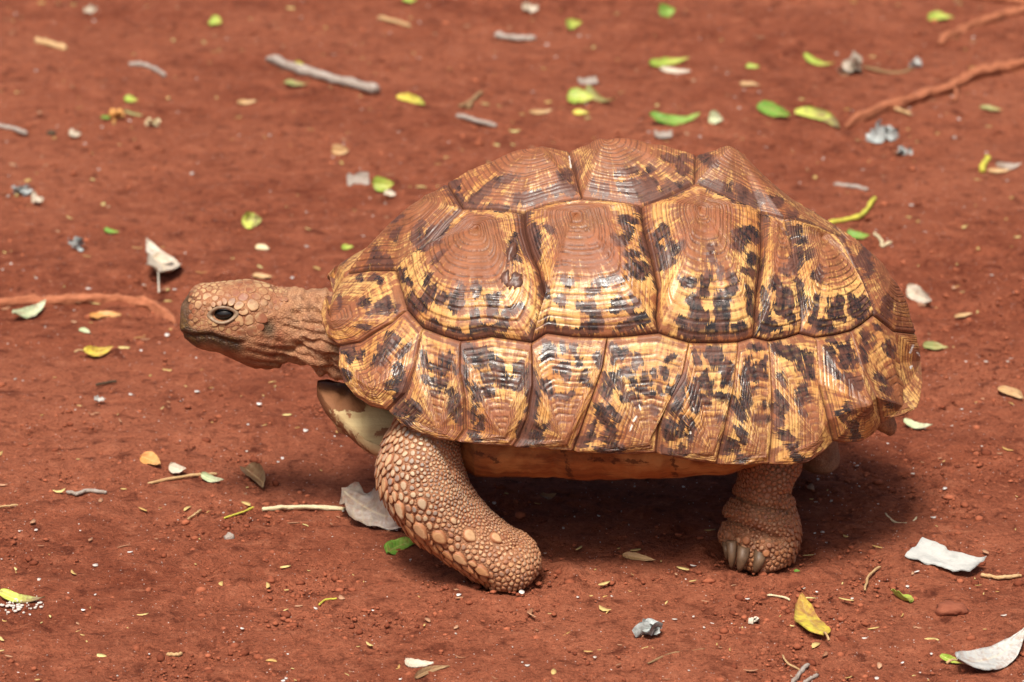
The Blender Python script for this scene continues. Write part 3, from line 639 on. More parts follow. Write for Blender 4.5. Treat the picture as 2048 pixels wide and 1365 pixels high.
# ---- plastron
PL_TOP = [(632, 748, .035), (636, 778, .008), (652, 812, -.018), (676, 846, -.036), (706, 876, -.050), (752, 908, -.068)]
def build_plastron():
    n = 220; xs = np.linspace(-0.161, 0.31, n); V = []; na = 72
    px_near = np.array([unproj(*p) for p in PL_TOP])
    fx = np.array([-0.161, -0.154, -0.140, -0.12, -0.098, -0.07, -0.055, -0.03, 0.0, 0.1, 0.17, 0.20, 0.23, 0.27, 0.30, 0.312])
    fw = np.array([0.006, 0.026, 0.044, 0.063, 0.080, 0.086, 0.10, 0.142, 0.154, 0.157, 0.154, 0.12, 0.09, 0.07, 0.05, 0.01])
    fz = np.array([0.112, 0.102, 0.088, 0.077, 0.073, 0.080, 0.078, 0.074, 0.073, 0.073, 0.076, 0.080, 0.084, 0.09, 0.10, 0.105])
    ft = np.array([0.010, 0.014, 0.018, 0.018, 0.018, 0.02, 0.024, 0.044, 0.05, 0.05, 0.045, 0.025, 0.018, 0.014, 0.010, 0.006])
    xs = np.unique(np.concatenate([xs, fx]))
    for x in xs:
        w, z0, th = np.interp(x, fx, fw), np.interp(x, fx, fz), np.interp(x, fx, ft)
        for a in np.linspace(-math.pi, math.pi, na, endpoint=False):
            c, s = math.cos(a), math.sin(a)
            y = w * math.copysign(abs(c) ** 0.55, c); 
            lift = th * 0.5 + th * 0.5 * math.copysign(abs(s) ** 0.7, s)
            side = max(abs(y) / max(w, 1e-4) - 0.62, 0) / 0.38
            z = z0 + lift + (th * 0.45 * side ** 1.6 if s <= 0.3 else 0)
            if s > 0 and x < -0.06: z += 0.017 * (1 - (y / max(w, 1e-4)) ** 2) * min((x + 0.163) / 0.03, 1) * max(s, 0) ** 0.5
            V.append((x, -y, z))
    V = np.array(V); V[:, 1] *= 1 + (fbm(V[:, 0] * 60, V[:, 0] * 0 + np.sign(V[:, 1]), 12, 3) - 0.5) * 0.10; V[:, 2] += (fbm(V[:, 0] * 30, V[:, 1] * 30, 5, 3) - 0.5) * 0.005; V[:, 2] -= 0.002 * np.exp(-((V[:, 0] + 0.135 - V[:, 1] * 0.25) / 0.0022) ** 2)
    F = grid_faces(len(xs), na, True)
    caps = [tuple(range(na)), tuple(range((len(xs) - 1) * na, len(xs) * na))[::-1]]
    n = NT('plastron_horn'); P = n.coord('Object')
    s = n.noise(n.vmul(P, (6, 26, 60)), 1.0, 4, 0.65); cl = n.noise(P, 24, 3, 0.6); 
    sx = n.t.nodes.new('ShaderNodeSeparateXYZ'); n.put(sx.inputs[0], P)
    c = n.mix(n.mr(s, 0.4, 0.62), (0.36, 0.145, 0.045), (0.20, 0.070, 0.026))
    c = n.mix(n.mr(cl, 0.48, 0.62, 0, 0.75), c, (0.50, 0.27, 0.10)); c = n.mix(n.mr(n.noise(n.vmul(P, (25, 60, 160)), 1.0, 4, 0.7), 0.52, 0.66, 0, 0.6), c, (0.12, 0.042, 0.020))
    fb = n.attr('bl')
    pale = n.mix(n.mr(s, 0.42, 0.62, 0, 0.75), (0.52, 0.40, 0.21), (0.34, 0.20, 0.085))
    blot = n.mr(n.math('ADD', fb, n.mr(n.noise(n.vmul(P, (1, 1, 1)), 130, 4, 0.65), 0.25, 0.75, -9, 9)), -1, 2)
    pale = n.mix(blot, pale, n.mix(s, (0.13, 0.055, 0.027), (0.32, 0.140, 0.062)))
    c = n.mix(n.math('MULTIPLY', blot, 0.8), c, (0.07, 0.026, 0.014)); c = n.mix(n.mr(sx.outputs[0], -0.085, -0.10), c, pale)
    m = n.fin(c, 0.7, 0.22, n.bump(n.math('ADD', s, n.noise(P, 150, 4, 0.65)), 0.6, 0.0022))
    ppx, ppy = project(V)
    bl = [(625, 752, 650, 792, 34), (650, 792, 690, 800, 22), (685, 806, 722, 812, 13), (630, 790, 665, 836, 7), (665, 836, 706, 880, 5), (706, 880, 752, 914, 4), (668, 772, 700, 838, 2.5), (715, 868, 740, 840, 1.5), (700, 760, 740, 780, 22), (756, 868, 772, 862, 5)]
    bl = field(ppx, ppy, bl + [(1126, 895, 1144, 965, 5), (1345, 905, 1352, 960, 4), (955, 905, 1000, 925, 4), (1180, 918, 1300, 926, 3)])
    o = mesh_obj('plastron', V, [tuple(f) for f in F.tolist()] + caps, m, attrs=dict(bl=bl))
    return part(o)
build_plastron()
# ================================================================== body: head, neck, trunk, legs and tail as one skin
class Loft:
    """tube through cross-sections given by two opposite outline points (measured) and a half depth"""
    def __init__(s, secs, nu=72, nv=120, expo=1.0):
        L = np.array([unproj(a, b, Y) for (a, b, c, d, Y, h) in secs]); R = np.array([unproj(c, d, Y) for (a, b, c, d, Y, h) in secs])
        s.C = (L + R) / 2; s.E = (R - L) / 2; s.H = np.array([q[5] for q in secs], float)
        k = np.concatenate([[0], np.cumsum(np.linalg.norm(np.diff(s.C, axis=0), axis=1) + 1e-4)]); s.k = k / k[-1]; s.len = k[-1]
        s.nu, s.nv = nu, nv
    def _ip(s, v, A):
        # catmull-rom through the sections
        v = np.clip(np.asarray(v, float), 0, 1); k = s.k; i = np.clip(np.searchsorted(k, v, 'right') - 1, 0, len(k) - 2)
        h = k[i + 1] - k[i]; t = (v - k[i]) / h
        im, ip = np.maximum(i - 1, 0), np.minimum(i + 2, len(k) - 1)
        def tang(j, a, b): return (A[b] - A[a]) / np.maximum(k[b] - k[a], 1e-6).reshape(j.shape + (1,) * (A.ndim - 1))
        m0 = tang(i, im, i + 1); m1 = tang(i, i, ip)
        sh = t.shape + (1,) * (A.ndim - 1); t = t.reshape(sh); h = h.reshape(sh)
        return (2 * t**3 - 3 * t**2 + 1) * A[i] + (t**3 - 2 * t**2 + t) * h * m0 + (-2 * t**3 + 3 * t**2) * A[i + 1] + (t**3 - t**2) * h * m1
    def base(s, u, v):
        u = np.asarray(u, float); c = s._ip(v, s.C); e = s._ip(v, s.E); h = s._ip(v, s.H)
        Yv = np.array([0, 1.0, 0])
        return c + e * np.cos(u)[..., None] + Yv * (h * np.sin(u))[..., None]
    def normal(s, u, v, f=None):
        f = f or s.base; d = 1e-3
        du = f(u + d, v) - f(u - d, v); dv = f(u, np.clip(v + d, 0, 1)) - f(u, np.clip(v - d, 0, 1))
        n = np.cross(du, dv); n /= np.maximum(np.linalg.norm(n, axis=-1, keepdims=True), 1e-9)
        c = s._ip(v, s.C); sg = np.sign(((s.base(u, v) - c) * n).sum(-1, keepdims=True)); sg[sg == 0] = 1
        return n * sg
    disp = None; flat = None
    def surf(s, u, v):
        P = s.base(u, v)
        if s.disp is not None: P = P + s.normal(u, v) * s.disp(u, v, P)[..., None]
        if s.flat is not None: P = P.copy(); P[..., 2] = np.maximum(P[..., 2], s.flat)
        return P
    def mesh(s):
        u = np.linspace(0, 2 * math.pi, s.nu, endpoint=False); v = np.linspace(0, 1, s.nv)
        V_, U_ = np.meshgrid(v, u, indexing='ij'); P = s.surf(U_, V_).reshape(-1, 3)
        F = [tuple(f) for f in grid_faces(s.nv, s.nu).tolist()]
        a = P[:s.nu].mean(0); b = P[-s.nu:].mean(0); n = len(P); P = np.concatenate([P, [a, b]])
        for j in range(s.nu):
            j2 = (j + 1) % s.nu; F.append((j2, j, n)); F.append(((s.nv - 1) * s.nu + j, (s.nv - 1) * s.nu + j2, n + 1))
        return P, F

def linegroove(px, py, pts, w):
    d = np.full(px.shape, 1e3)
    for (a, b), (c, e) in zip(pts[:-1], pts[1:]):
        dx, dy = c - a, e - b; q = np.clip(((px - a) * dx + (py - b) * dy) / (dx * dx + dy * dy), 0, 1)
        d = np.minimum(d, np.hypot(px - a - q * dx, py - b - q * dy))
    return np.exp(-(d / w) ** 2)
def blob(px, py, x, y, rx, ry=None, ang=0.0):
    ry = ry or rx; ca, sa = math.cos(ang), math.sin(ang); dx, dy = px - x, py - y
    return np.exp(-(((dx * ca + dy * sa) / rx) ** 2 + ((dy * ca - dx * sa) / ry) ** 2))

# head and neck (top point, bottom point, depth, half width)
head = Loft([(361, 632, 361, 642, 0, .003), (361.5, 617, 361, 656, 0, .009), (365, 606, 364, 667, 0, .0135), (380, 589, 379, 683, 0, .018), (400, 571, 404, 697, 0, .0225), (432, 567, 436, 703, 0, .0260),
             (466, 564, 457, 711, 0, .0285), (500, 562, 487, 725, 0, .0300), (533, 569, 514, 736, 0, .0295), (563, 578, 545, 739, 0, .0270), (590, 582, 575, 733, 0, .0265), (620, 584, 608, 738, 0, .029),
             (660, 588, 652, 750, 0, .035), (720, 600, 712, 772, 0, .043), (790, 600, 790, 800, 0, .055), (850, 600, 850, 820, 0, .060)], 110, 190)
MOUTH = [(358, 668), (374, 669), (388, 674), (405, 671), (424, 672), (448, 681), (474, 687), (496, 684)]
def mir(P):
    Q = np.array(P, float); Q[..., 1] = -np.abs(Q[..., 1]); return Q
def head_disp(u, v, P):
    px, py = project(mir(P)); side = sstep(0.002, 0.012, np.abs(P[..., 1]))
    front = sstep(600, 540, px)
    d = -0.0024 * linegroove(px, py, MOUTH, 3.2) * sstep(505, 480, px)
    d += 0.0012 * linegroove(px, py, [(366, 658), (392, 664), (425, 663), (455, 672), (485, 677)], 6)          # upper lip
    d += -0.0042 * blob(px, py, 448, 628, 24, 15) * side                                                       # eye socket
    d += 0.0024 * linegroove(px, py, [(418, 608), (442, 602), (468, 606), (482, 618)], 8) * side                # brow
    d += 0.0016 * linegroove(px, py, [(425, 646), (450, 652), (475, 645)], 6) * side                            # lower lid bag
    d += -0.0020 * blob(px, py, 537, 657, 13, 18, -0.5) * side                                                 # ear drum
    d += 0.0012 * linegroove(px, py, [(520, 668), (526, 642), (545, 632)], 5) * side
    d += -0.0020 * blob(px, py, 372, 607, 4, 4)                                                               # nostril
    d += 0.0024 * blob(px, py, 392, 590, 16, 10)
    d += 0.0016 * blob(px, py, 500, 615, 22, 18) * side + 0.0014 * blob(px, py, 512, 685, 30, 14) * side
    # skin folds of throat and neck
    nk = sstep(525, 590, px)
    fold = np.abs(fbm(px * 0.014 + py * 0.010, py * 0.055 - px * 0.016, 41, 3) - 0.5) * 2
    d += nk * (-(1 - fold) ** 4 * 0.0080 + 0.0020) + nk * (fbm(px * 0.06, py * 0.06, 43, 3) - 0.5) * 0.003
    low = sstep(660, 715, py) * sstep(470, 540, px)
    d += low * -0.0052 * (1 - np.abs(np.sin((py - 0.22 * (px - 500) + 10 * fbm(px * 0.03, py * 0.03, 7, 2)) * 0.19))) ** 3
    wr = sstep(530, 570, px) * sstep(690, 650, py)
    d += wr * -0.0030 * (1 - np.abs(np.sin((px + 0.25 * py + 9 * fbm(px * 0.03, py * 0.03, 8, 2)) * 0.21))) ** 4
    d += blob(px, py, 642, 588, 26, 12) * 0.004 * (fbm(px * 0.14, py * 0.14, 9, 2))
    d += (fbm(px * 0.10, py * 0.10, 44, 3) - 0.5) * 0.0012 * front
    return d
head.disp = head_disp
# near front leg
fleg = Loft([(800, 800, 940, 790, -.095, .035), (785, 850, 925, 850, -.108, .040), (756, 905, 925, 905, -.118, .042), (750, 945, 936, 945, -.122, .043), (757, 985, 955, 985, -.124, .042), (785, 1026, 976, 1018, -.125, .040),
             (822, 1067, 1002, 1040, -.126, .038), (867, 1101, 1032, 1062, -.127, .037), (910, 1128, 1060, 1078, -.128, .037), (947, 1150, 1077, 1098, -.128, .036), (968, 1166, 1083, 1116, -.128, .034), (992, 1176, 1078, 1138, -.128, .028), (1018, 1178, 1062, 1158, -.128, .014)], 96, 130)
def fleg_disp(u, v, P):
    px, py = project(mir(P))
    d = (fbm(px * 0.03, py * 0.03, 51, 3) - 0.5) * 0.004
    d += -0.0022 * linegroove(px, py, [(988, 1128), (1010, 1108), (1040, 1085)], 4) - 0.002 * linegroove(px, py, [(893, 905), (912, 960), (945, 1000)], 6)
    d += -0.003 * linegroove(px, py, [(868, 880), (890, 915), (905, 940)], 5)
    return d
fleg.E *= 0.95; fleg.disp = fleg_disp; fleg.flat = -0.001
# near hind leg
hleg = Loft([(1470, 860, 1606, 860, -0.049, .045), (1474, 925, 1602, 930, -0.059, .043), (1473, 965, 1586, 962, -0.064, .041), (1462, 993, 1586, 986, -0.067, .041), (1451, 1022, 1594, 1014, -0.070, .042), (1444, 1050, 1600, 1042, -0.072, .044),
             (1440, 1072, 1601, 1066, -0.073, .045), (1443, 1092, 1597, 1090, -0.074, .044), (1452, 1108, 1588, 1110, -0.074, .041), (1470, 1120, 1575, 1124, -0.073, .034), (1495, 1126, 1555, 1130, -0.072, .018)], 96, 120)
TOES = [(1454, 1072, 12), (1491, 1084, 15), (1528, 1094, 15)]
def hleg_disp(u, v, P):
    px, py = project(P); near = sstep(-0.05, -0.08, P[..., 1])
    d = (fbm(px * 0.03, py * 0.03, 61, 3) - 0.5) * 0.003
    d += -0.0050 * linegroove(px, py, [(1462, 990), (1490, 1003), (1520, 1014), (1580, 1022)], 4.5)
    d += -0.0058 * linegroove(px, py, [(1440, 1035), (1470, 1046), (1510, 1062), (1560, 1078)], 5)
    d += -0.0034 * linegroove(px, py, [(1560, 996), (1575, 988), (1588, 990)], 4) + 0.0026 * linegroove(px, py, [(1450, 1020), (1500, 1035), (1570, 1052)], 14)
    for x, y, r in TOES: d += near * 0.0050 * blob(px, py, x, y, r, r * 1.1)
    d += near * (-0.0030 * linegroove(px, py, [(1472, 1072), (1472, 1104)], 4) - 0.0034 * linegroove(px, py, [(1511, 1080), (1512, 1112)], 4.5))
    return d
hleg.E *= 0.96; hleg.disp = hleg_disp; hleg.flat = -0.001
# the legs of the far side, the trunk and the tail
ffar = Loft([(800, 780, 910, 780, .08, .035), (790, 830, 905, 830, .095, .04), (795, 880, 905, 880, .105, .04), (803, 925, 905, 920, .11, .038), (810, 945, 905, 942, .11, .034), (825, 960, 900, 958, .11, .02)], 48, 50); ffar.flat = -0.001
hfar = Loft([(1535, 780, 1667, 780, .06, .04), (1550, 830, 1667, 820, .078, .042), (1565, 870, 1672, 858, .088, .042), (1577, 900, 1676, 892, .092, .042), (1593, 920, 1679, 917, .092, .038), (1615, 932, 1667, 935, .092, .018)], 48, 50); hfar.flat = -0.001
trunk = Loft([(820, 610, 820, 800, 0, .045), (860, 580, 860, 830, 0, .07), (950, 540, 950, 850, 0, .10), (1150, 480, 1150, 870, 0, .115), (1400, 480, 1400, 870, 0, .115), (1550, 540, 1550, 860, 0, .105), (1670, 620, 1670, 850, 0, .07),
              (1740, 720, 1735, 850, 0, .035), (1772, 790, 1768, 865, 0, .018), (1788, 832, 1780, 872, 0, .010), (1794, 850, 1788, 868, 0, .005)], 64, 80)
LOFTS = [head, fleg, hleg, ffar, hfar, trunk]
def build_body():
    Vs, Fs, n = [], [], 0
    for L in LOFTS:
        P, F = L.mesh(); Vs.append(P); Fs += [tuple(i + n for i in f) for f in F]; n += len(P)
    me = bpy.data.meshes.new('body_raw'); me.from_pydata([tuple(v) for v in np.concatenate(Vs).tolist()], [], Fs); me.update()
    bm = bmesh.new(); bm.from_mesh(me); bmesh.ops.recalc_face_normals(bm, faces=bm.faces); bm.to_mesh(me); bm.free()
    tmp = bpy.data.objects.new('body_raw', me); COL.objects.link(tmp)
    r = tmp.modifiers.new('r', 'REMESH'); r.mode = 'VOXEL'; r.voxel_size = 0.00115
    sm = tmp.modifiers.new('s', 'SMOOTH'); sm.factor = 0.5; sm.iterations = 2
    dg = bpy.context.evaluated_depsgraph_get(); me2 = bpy.data.meshes.new_from_object(tmp.evaluated_get(dg))
    bpy.data.objects.remove(tmp); bpy.data.meshes.remove(me); me2.name = 'body'
    me2.polygons.foreach_set('use_smooth', np.ones(len(me2.polygons), bool))
    P = np.empty(len(me2.vertices) * 3, np.float32); me2.vertices.foreach_get('co', P); P = P.reshape(-1, 3).astype(float)
    px, py = project(mir(P)); hd = sstep(600, 545, px)
    lipy = np.interp(px, [p[0] for p in MOUTH], [p[1] for p in MOUTH])
    beak = hd * np.clip(sstep(500, 470, px) * sstep(lipy - 20, lipy - 4, py) * sstep(lipy + 26, lipy + 8, py) + sstep(404, 368, px) * 0.9, 0, 1)
    ear = blob(px, py, 537, 657, 15, 20, -0.5) ** 0.6 * hd * sstep(0.006, 0.014, np.abs(P[:, 1]))
    for k, a in dict(hd=hd, beak=beak, ear=np.clip(ear * 1.4 - 0.4, 0, 1), zone=hd * 0).items():
        me2.attributes.new(k, 'FLOAT', 'POINT').data.foreach_set('value', a.astype(np.float32))
    me2.materials.clear(); me2.materials.append(M_SKIN)
    o = bpy.data.objects.new('body', me2); COL.objects.link(o); return part(o)
BODY = build_body()

# ---- scales: polygon cells packed over a limb
def pack_scales(L, rfun, fixed, seed, tries, vmin, vmax, ufilter=None):
    """points on the surface of L with a wanted radius each (metres)"""
    rng = np.random.default_rng(seed)
    U = np.concatenate([rng.random(tries) * 2 * math.pi]); V = vmin + (vmax - vmin) * rng.random(tries)
    P = L.surf(U, V); px, py = project(P); R = rfun(px, py, P) * (0.85 + 0.3 * rng.random(tries))
    keep_u, keep_v, keep_p, keep_r = [], [], [], []
    if fixed:
        gu, gv = np.meshgrid(np.linspace(0, 2 * math.pi, 240), np.linspace(0, 1, 240)); gu, gv = gu.ravel(), gv.ravel()
        GP = L.surf(gu, gv); N = L.normal(gu, gv); face = ((CAM - GP) * N).sum(-1) > 0; gx, gy = project(GP)
        for x, y, r in fixed:
            i = np.argmin(np.hypot(gx - x, gy - y) + np.where(face, 0, 1e4))
            keep_u.append(gu[i]); keep_v.append(gv[i]); keep_p.append(GP[i]); keep_r.append(r / 2430)
    ok = np.ones(tries, bool) if ufilter is None else ufilter(px, py, P)
    cell = {}; cs = 0.008
    def key(p): return tuple(np.floor(p / cs).astype(int))
    for i, p in enumerate(keep_p): cell.setdefault(key(p), []).append(i)
    order = np.argsort(-R + rng.random(tries) * 0.0008)
    for i in order:
        if not ok[i]: continue
        p = P[i]; r = R[i]; kx, ky, kz = key(p); good = True
        for dx in (-1, 0, 1):
            for dy in (-1, 0, 1):
                for dz in (-1, 0, 1):
                    for j in cell.get((kx + dx, ky + dy, kz + dz), ()):
                        q = keep_p[j]; rr = (r + keep_r[j]) * 0.92
                        if (p[0]-q[0])**2 + (p[1]-q[1])**2 + (p[2]-q[2])**2 < rr * rr: good = False; break
                    if not good: break
                if not good: break
            if not good: break
        if good:
            cell.setdefault((kx, ky, kz), []).append(len(keep_p)); keep_u.append(U[i]); keep_v.append(V[i]); keep_p.append(p); keep_r.append(r)
    return np.array(keep_u), np.array(keep_v), np.array(keep_p), np.array(keep_r)
def cell_polys(L, u, v, P, R, gap, lift, point_dir=None, pointed=None, nfixed=0):
    """voronoi-like cell of every scale in its tangent plane -> small domed plates"""
    N = L.normal(u, v); out = []
    for i in range(len(P)):
        p, n = P[i], N[i]; d = np.linalg.norm(P - p, axis=1); nb = np.where((d < R[i] * 3.2 + 0.006) & (d > 1e-7) & ((N @ n) > -0.2))[0]
        nb = nb[np.argsort(d[nb])][:18]
        a = np.cross(n, [0.3, 0.2, 0.93]); a /= np.linalg.norm(a); b = np.cross(n, a)
        lim = R[i] * 1.85
        k = 14; poly = [(lim * math.cos(2 * math.pi * j / k), lim * math.sin(2 * math.pi * j / k)) for j in range(k)]
        for j in nb:
            q = P[j] - p; x, y = q @ a, q @ b; D = math.hypot(x, y)
            if D < 1e-6: continue
            ux, uy = x / D, y / D; c = (D * D + R[i] ** 2 - R[j] ** 2) / (2 * D) - gap
            new = []
            for s in range(len(poly)):
                A, B = poly[s], poly[(s + 1) % len(poly)]; fa, fb = A[0]*ux + A[1]*uy - c, B[0]*ux + B[1]*uy - c
                if fa <= 0: new.append(A)
                if fa * fb < 0:
                    t = fa / (fa - fb); new.append((A[0] + t*(B[0]-A[0]), A[1] + t*(B[1]-A[1])))
            poly = new
            if len(poly) < 3: break
        if len(poly) < 3: continue
        Q = np.array(poly); 
        # resample to 10 points, rounding the corners
        C = np.vstack([Q, Q[:1]]); l = np.concatenate([[0], np.cumsum(np.linalg.norm(np.diff(C, axis=0), axis=1))])
        if l[-1] < 0.002: continue
        m = 10; s = np.linspace(0, l[-1], m, endpoint=False); Q = np.stack([np.interp(s, l, C[:, 0]), np.interp(s, l, C[:, 1])], -1)
        Q = Q * 0.5 + 0.25 * (np.roll(Q, 1, 0) + np.roll(Q, -1, 0)); cen = Q.mean(0)
        out.append((i, p, n, a, b, Q, cen))
    return out
def plates(cells, R, lift, tonefun, seed, tilt=None, dirs=None):
    """list of (i, verts, faces, ctr)"""
    rng = np.random.default_rng(seed); res = []
    for (i, p, n, a, b, Q, cen) in cells:
        m = len(Q); h = lift * min(R[i], 0.0026 + 0.35 * max(R[i] - 0.0026, 0)) * (0.8 + 0.4 * rng.random()); vs = []; 
        sk = np.zeros(3)
        if tilt is not None: sk = tilt[i]
        if dirs is not None and R[i] > 0.0034:            # large shields are drop-shaped, their point towards the foot
            d2 = np.array([dirs[i] @ a, dirs[i] @ b]); d2 /= np.linalg.norm(d2) + 1e-9; e2 = np.array([-d2[1], d2[0]])
            r0 = np.abs(Q).max(); par = (Q - cen) @ d2; per = (Q - cen) @ e2; k = np.clip(par / r0, 0, 1)
            Q = cen + np.outer(par * (1.05 + 0.35 * k), d2) + np.outer(per * (0.92 - 0.45 * k * k), e2)
        for sc_, hh, c in ((1.0, -0.0010, 0.0), (0.98, 0.30, 0.0), (0.84, 0.86, 0.45), (0.55, 1.0, 1.0)):
            q = cen + (Q - cen) * sc_
            hz = hh if hh < 0 else hh * h
            x = p + q[:, :1] * a + q[:, 1:] * b + n * hz
            if hh > 0: x = x + sk * (0.4 + ((q - cen) @ np.array([sk @ a, sk @ b]) / max(R[i], 1e-5) / (np.linalg.norm(sk) + 1e-9))[:, None].clip(-0.4, 1.2)) * min(hh * 1.5, 1)
            vs.append(x)
        vs.append((p + cen[0] * a + cen[1] * b + n * h * 1.02 + sk * 0.4)[None])
        V = np.concatenate(vs); F = []
        for k in range(3):
            for j in range(m): F.append((k*m + j, k*m + (j+1) % m, (k+1)*m + (j+1) % m, (k+1)*m + j))
        for j in range(m): F.append((3*m + j, 3*m + (j+1) % m, 4*m))
        ctr = np.concatenate([np.zeros(2*m), np.full(m, 0.42), np.full(m, 0.95), [1.0]])
        res.append((i, V, F, ctr))
    return res
def emit_scales(res, R, tone, warm, nbig, name, mat=None):
    mat = mat or M_SCALE
    order = sorted(res, key=lambda r: -R[r[0]])
    for i, V, F, c in order[:nbig]:
        sub(mesh_obj(name, V, F, mat, attrs=dict(ctr=c, tone=np.full(len(V), tone[i]), warm=np.full(len(V), warm[i]))), BODY)
    rest = order[nbig:]
    if not rest: return
    Vs, Fs, cs, ts, ws, n = [], [], [], [], [], 0
    for i, V, F, c in rest:
        Vs.append(V); Fs += [tuple(k + n for k in f) for f in F]; n += len(V); cs.append(c); ts.append(np.full(len(V), tone[i])); ws.append(np.full(len(V), warm[i]))
    o = sub(mesh_obj('small_' + name + 's', np.concatenate(Vs), Fs, mat, attrs=dict(ctr=np.concatenate(cs), tone=np.concatenate(ts), warm=np.concatenate(ws))), BODY)
    o['kind'] = 'stuff'
def zf(x, y, r): return (700 + x / 3.593, 820 + y / 3.593, r / 3.593)
FIX = [zf(*q) for q in [(290,355,40),(345,270,26),(370,220,20),(255,525,44),(250,440,26),(385,545,34),(320,610,30),(515,670,48),(360,700,52),(500,850,60),(640,910,62),(570,830,28),(860,900,58),(1045,925,50),(740,800,30),(780,1060,50),
       (940,1150,50),(880,1100,30),(315,455,25),(460,610,24),(410,640,22),(540,780,20),(230,340,34),(215,430,34),(205,500,36),(290,210,26),(255,290,26),(265,600,32),(300,690,34),(430,760,34),(420,850,34),(600,980,36),(700,1030,36),(840,1130,34),(330,160,22)]]
def fleg_r(px, py, P):
    # coarse towards the front edge and the foot, fine over the inner side
    ex = np.interp(py, [850, 905, 945, 985, 1026, 1067, 1101, 1150], [780, 756, 750, 757, 785, 822, 867, 947])
    q = np.clip((px - ex) / 170, 0, 1)
    r = np.interp(q, [0, 0.2, 0.42, 0.7, 1], [7.8, 6.4, 4.7, 3.2, 3.0])
    foot = sstep(960, 1010, px) * sstep(1080, 1110, py); r = r * (1 - foot) + 4.4 * foot
    return r / 2430
u, v, P, R = pack_scales(fleg, fleg_r, FIX, 5, 26000, 0.06, 0.985, lambda px, py, P: P[:, 2] > 0.003)
cells = cell_polys(fleg, u, v, P, R, 0.00035, 0.5)
px, py = project(P); rng = np.random.default_rng(3)
ex = np.interp(py, [850, 905, 945, 985, 1026, 1067, 1101, 1150], [780, 756, 750, 757, 785, 822, 867, 947])
edge = sstep(60, 10, px - ex)
dn = fleg._ip(np.clip(v + 0.02, 0, 1), fleg.C) - fleg._ip(np.clip(v - 0.02, 0, 1), fleg.C); dn /= np.linalg.norm(dn, axis=1, keepdims=True)
Nf = fleg.normal(u, v)
tilt = (dn * 0.8 + Nf * 0.4) * (edge * R * 0.75)[:, None]
lp = plates(cells, R, 0.5, None, 4, tilt, dn)
legtone = rng.random(len(P)); legtone[:len(FIX)] = 0.75 + 0.25 * rng.random(len(FIX))
upper = sstep(1075, 1000, py)
emit_scales(lp, R, legtone, np.clip(0.05 + edge * 0.5 + (1 - upper) * 0.55 + (rng.random(len(P)) - 0.5) * 0.5, 0, 1), 120, 'leg_scale')
# hind leg
def zh(x, y, r): return (1380 + x / 4.875, 900 + y / 4.875, r / 4.875)
FIXH = [zh(*q) for q in [(545,885,52),(480,880,34),(590,905,30),(745,1005,48),(770,935,36),(700,960,34),(700,890,26),(375,835,42),(340,890,30),(430,800,26),(620,950,28),(800,980,26),(840,1010,26),(530,950,34),(480,960,28),(1020,700,30),(1035,770,34),(1045,840,32),(1010,900,32),(1000,640,24),(970,980,30),(985,800,26),(960,870,26),(860,1060,26),(920,1030,26)]]
def hleg_r(px, py, P):
    r = np.interp(py, [930, 1000, 1060, 1130], [4.6, 4.2, 3.9, 4.4]); r = r + 2.0 * sstep(1570, 1597, px) * sstep(1000, 1030, py)
    return r / 2430
u, v, P, R = pack_scales(hleg, hleg_r, FIXH, 6, 26000, 0.10, 0.985, lambda px, py, P: P[:, 2] > 0.003)
cells = cell_polys(hleg, u, v, P, R, 0.0003, 0.5); px, py = project(P)
edge = sstep(1560, 1597, px) * sstep(1000, 1030, py)
tilt = (np.array([0.15, 0, -0.75]) + hleg.normal(u, v) * 0.35) * (edge * R * 0.8)[:, None]
lp = plates(cells, R, 0.55, None, 8, tilt)
emit_scales(lp, R, rng.random(len(P)) * 0.45, np.clip(0.85 + (rng.random(len(P)) - 0.5) * 0.5, 0, 1), 60, 'leg_scale')  # lower tone puts the shell's shade into the hind scales' colour
# head shields
def head_r(px, py, P):
    r = np.interp(px, [362, 400, 440, 480, 530, 565], [4.2, 4.6, 5.2, 7.5, 6.2, 3.6]); return r / 2430
def head_ok(px, py, P):
    a, b = project(mir(P)); lip = np.interp(a, [p[0] for p in MOUTH], [p[1] for p in MOUTH])
    return (a > 366) & (a < 572) & (b < lip - 14 - 8 * (a > 500)) & (np.hypot((a - 449) / 30, (b - 629) / 21) > 1) & (np.hypot((a - 537) / 17, (b - 657) / 22) > 1) & ((a < 530) | (b < 640 - (a - 530) * 0.9))
FIXD = [(505, 610, 13), (520, 635, 12), (498, 640, 10), (470, 585, 10), (412, 594, 10), (397, 610, 9), (486, 596, 8), (528, 607, 8), (505, 660, 9), (478, 668, 9), (440, 585, 8), (527, 584, 8), (500, 577, 9)]
u, v, P, R = pack_scales(head, head_r, FIXD, 9, 9000, 0.05, 0.62, head_ok)
cells = cell_polys(head, u, v, P, R, 0.00012, 0.5); lp = plates(cells, R, 0.07, None, 9)
n_ = NT('head_shield'); P_ = n_.coord('Object'); a_ = n_.noise(P_, 130, 4, 0.65); g_ = n_.noise(P_, 45, 3, 0.6)
c_ = n_.mix(n_.mr(g_, 0.42, 0.60), (0.235, 0.080, 0.036), (0.44, 0.265, 0.125)); c_ = n_.mix(n_.mr(a_, 0.5, 0.72, 0, 0.6), c_, (0.46, 0.33, 0.17)); c_ = n_.mix(n_.mr(n_.noise(P_, 70, 4, 0.7), 0.5, 0.64, 0, 0.6), c_, (0.15, 0.065, 0.036))
c_ = n_.mix(n_.mr(n_.attr('ctr'), 0.0, 0.4, 0.8, 0), c_, (0.20, 0.07, 0.034))
M_HSC = n_.fin(c_, 0.5, 0.4, n_.bump(a_, 0.4, 0.001))
emit_scales(lp, R, rng.random(len(P)), rng.random(len(P)), 60, 'head_scale', M_HSC)

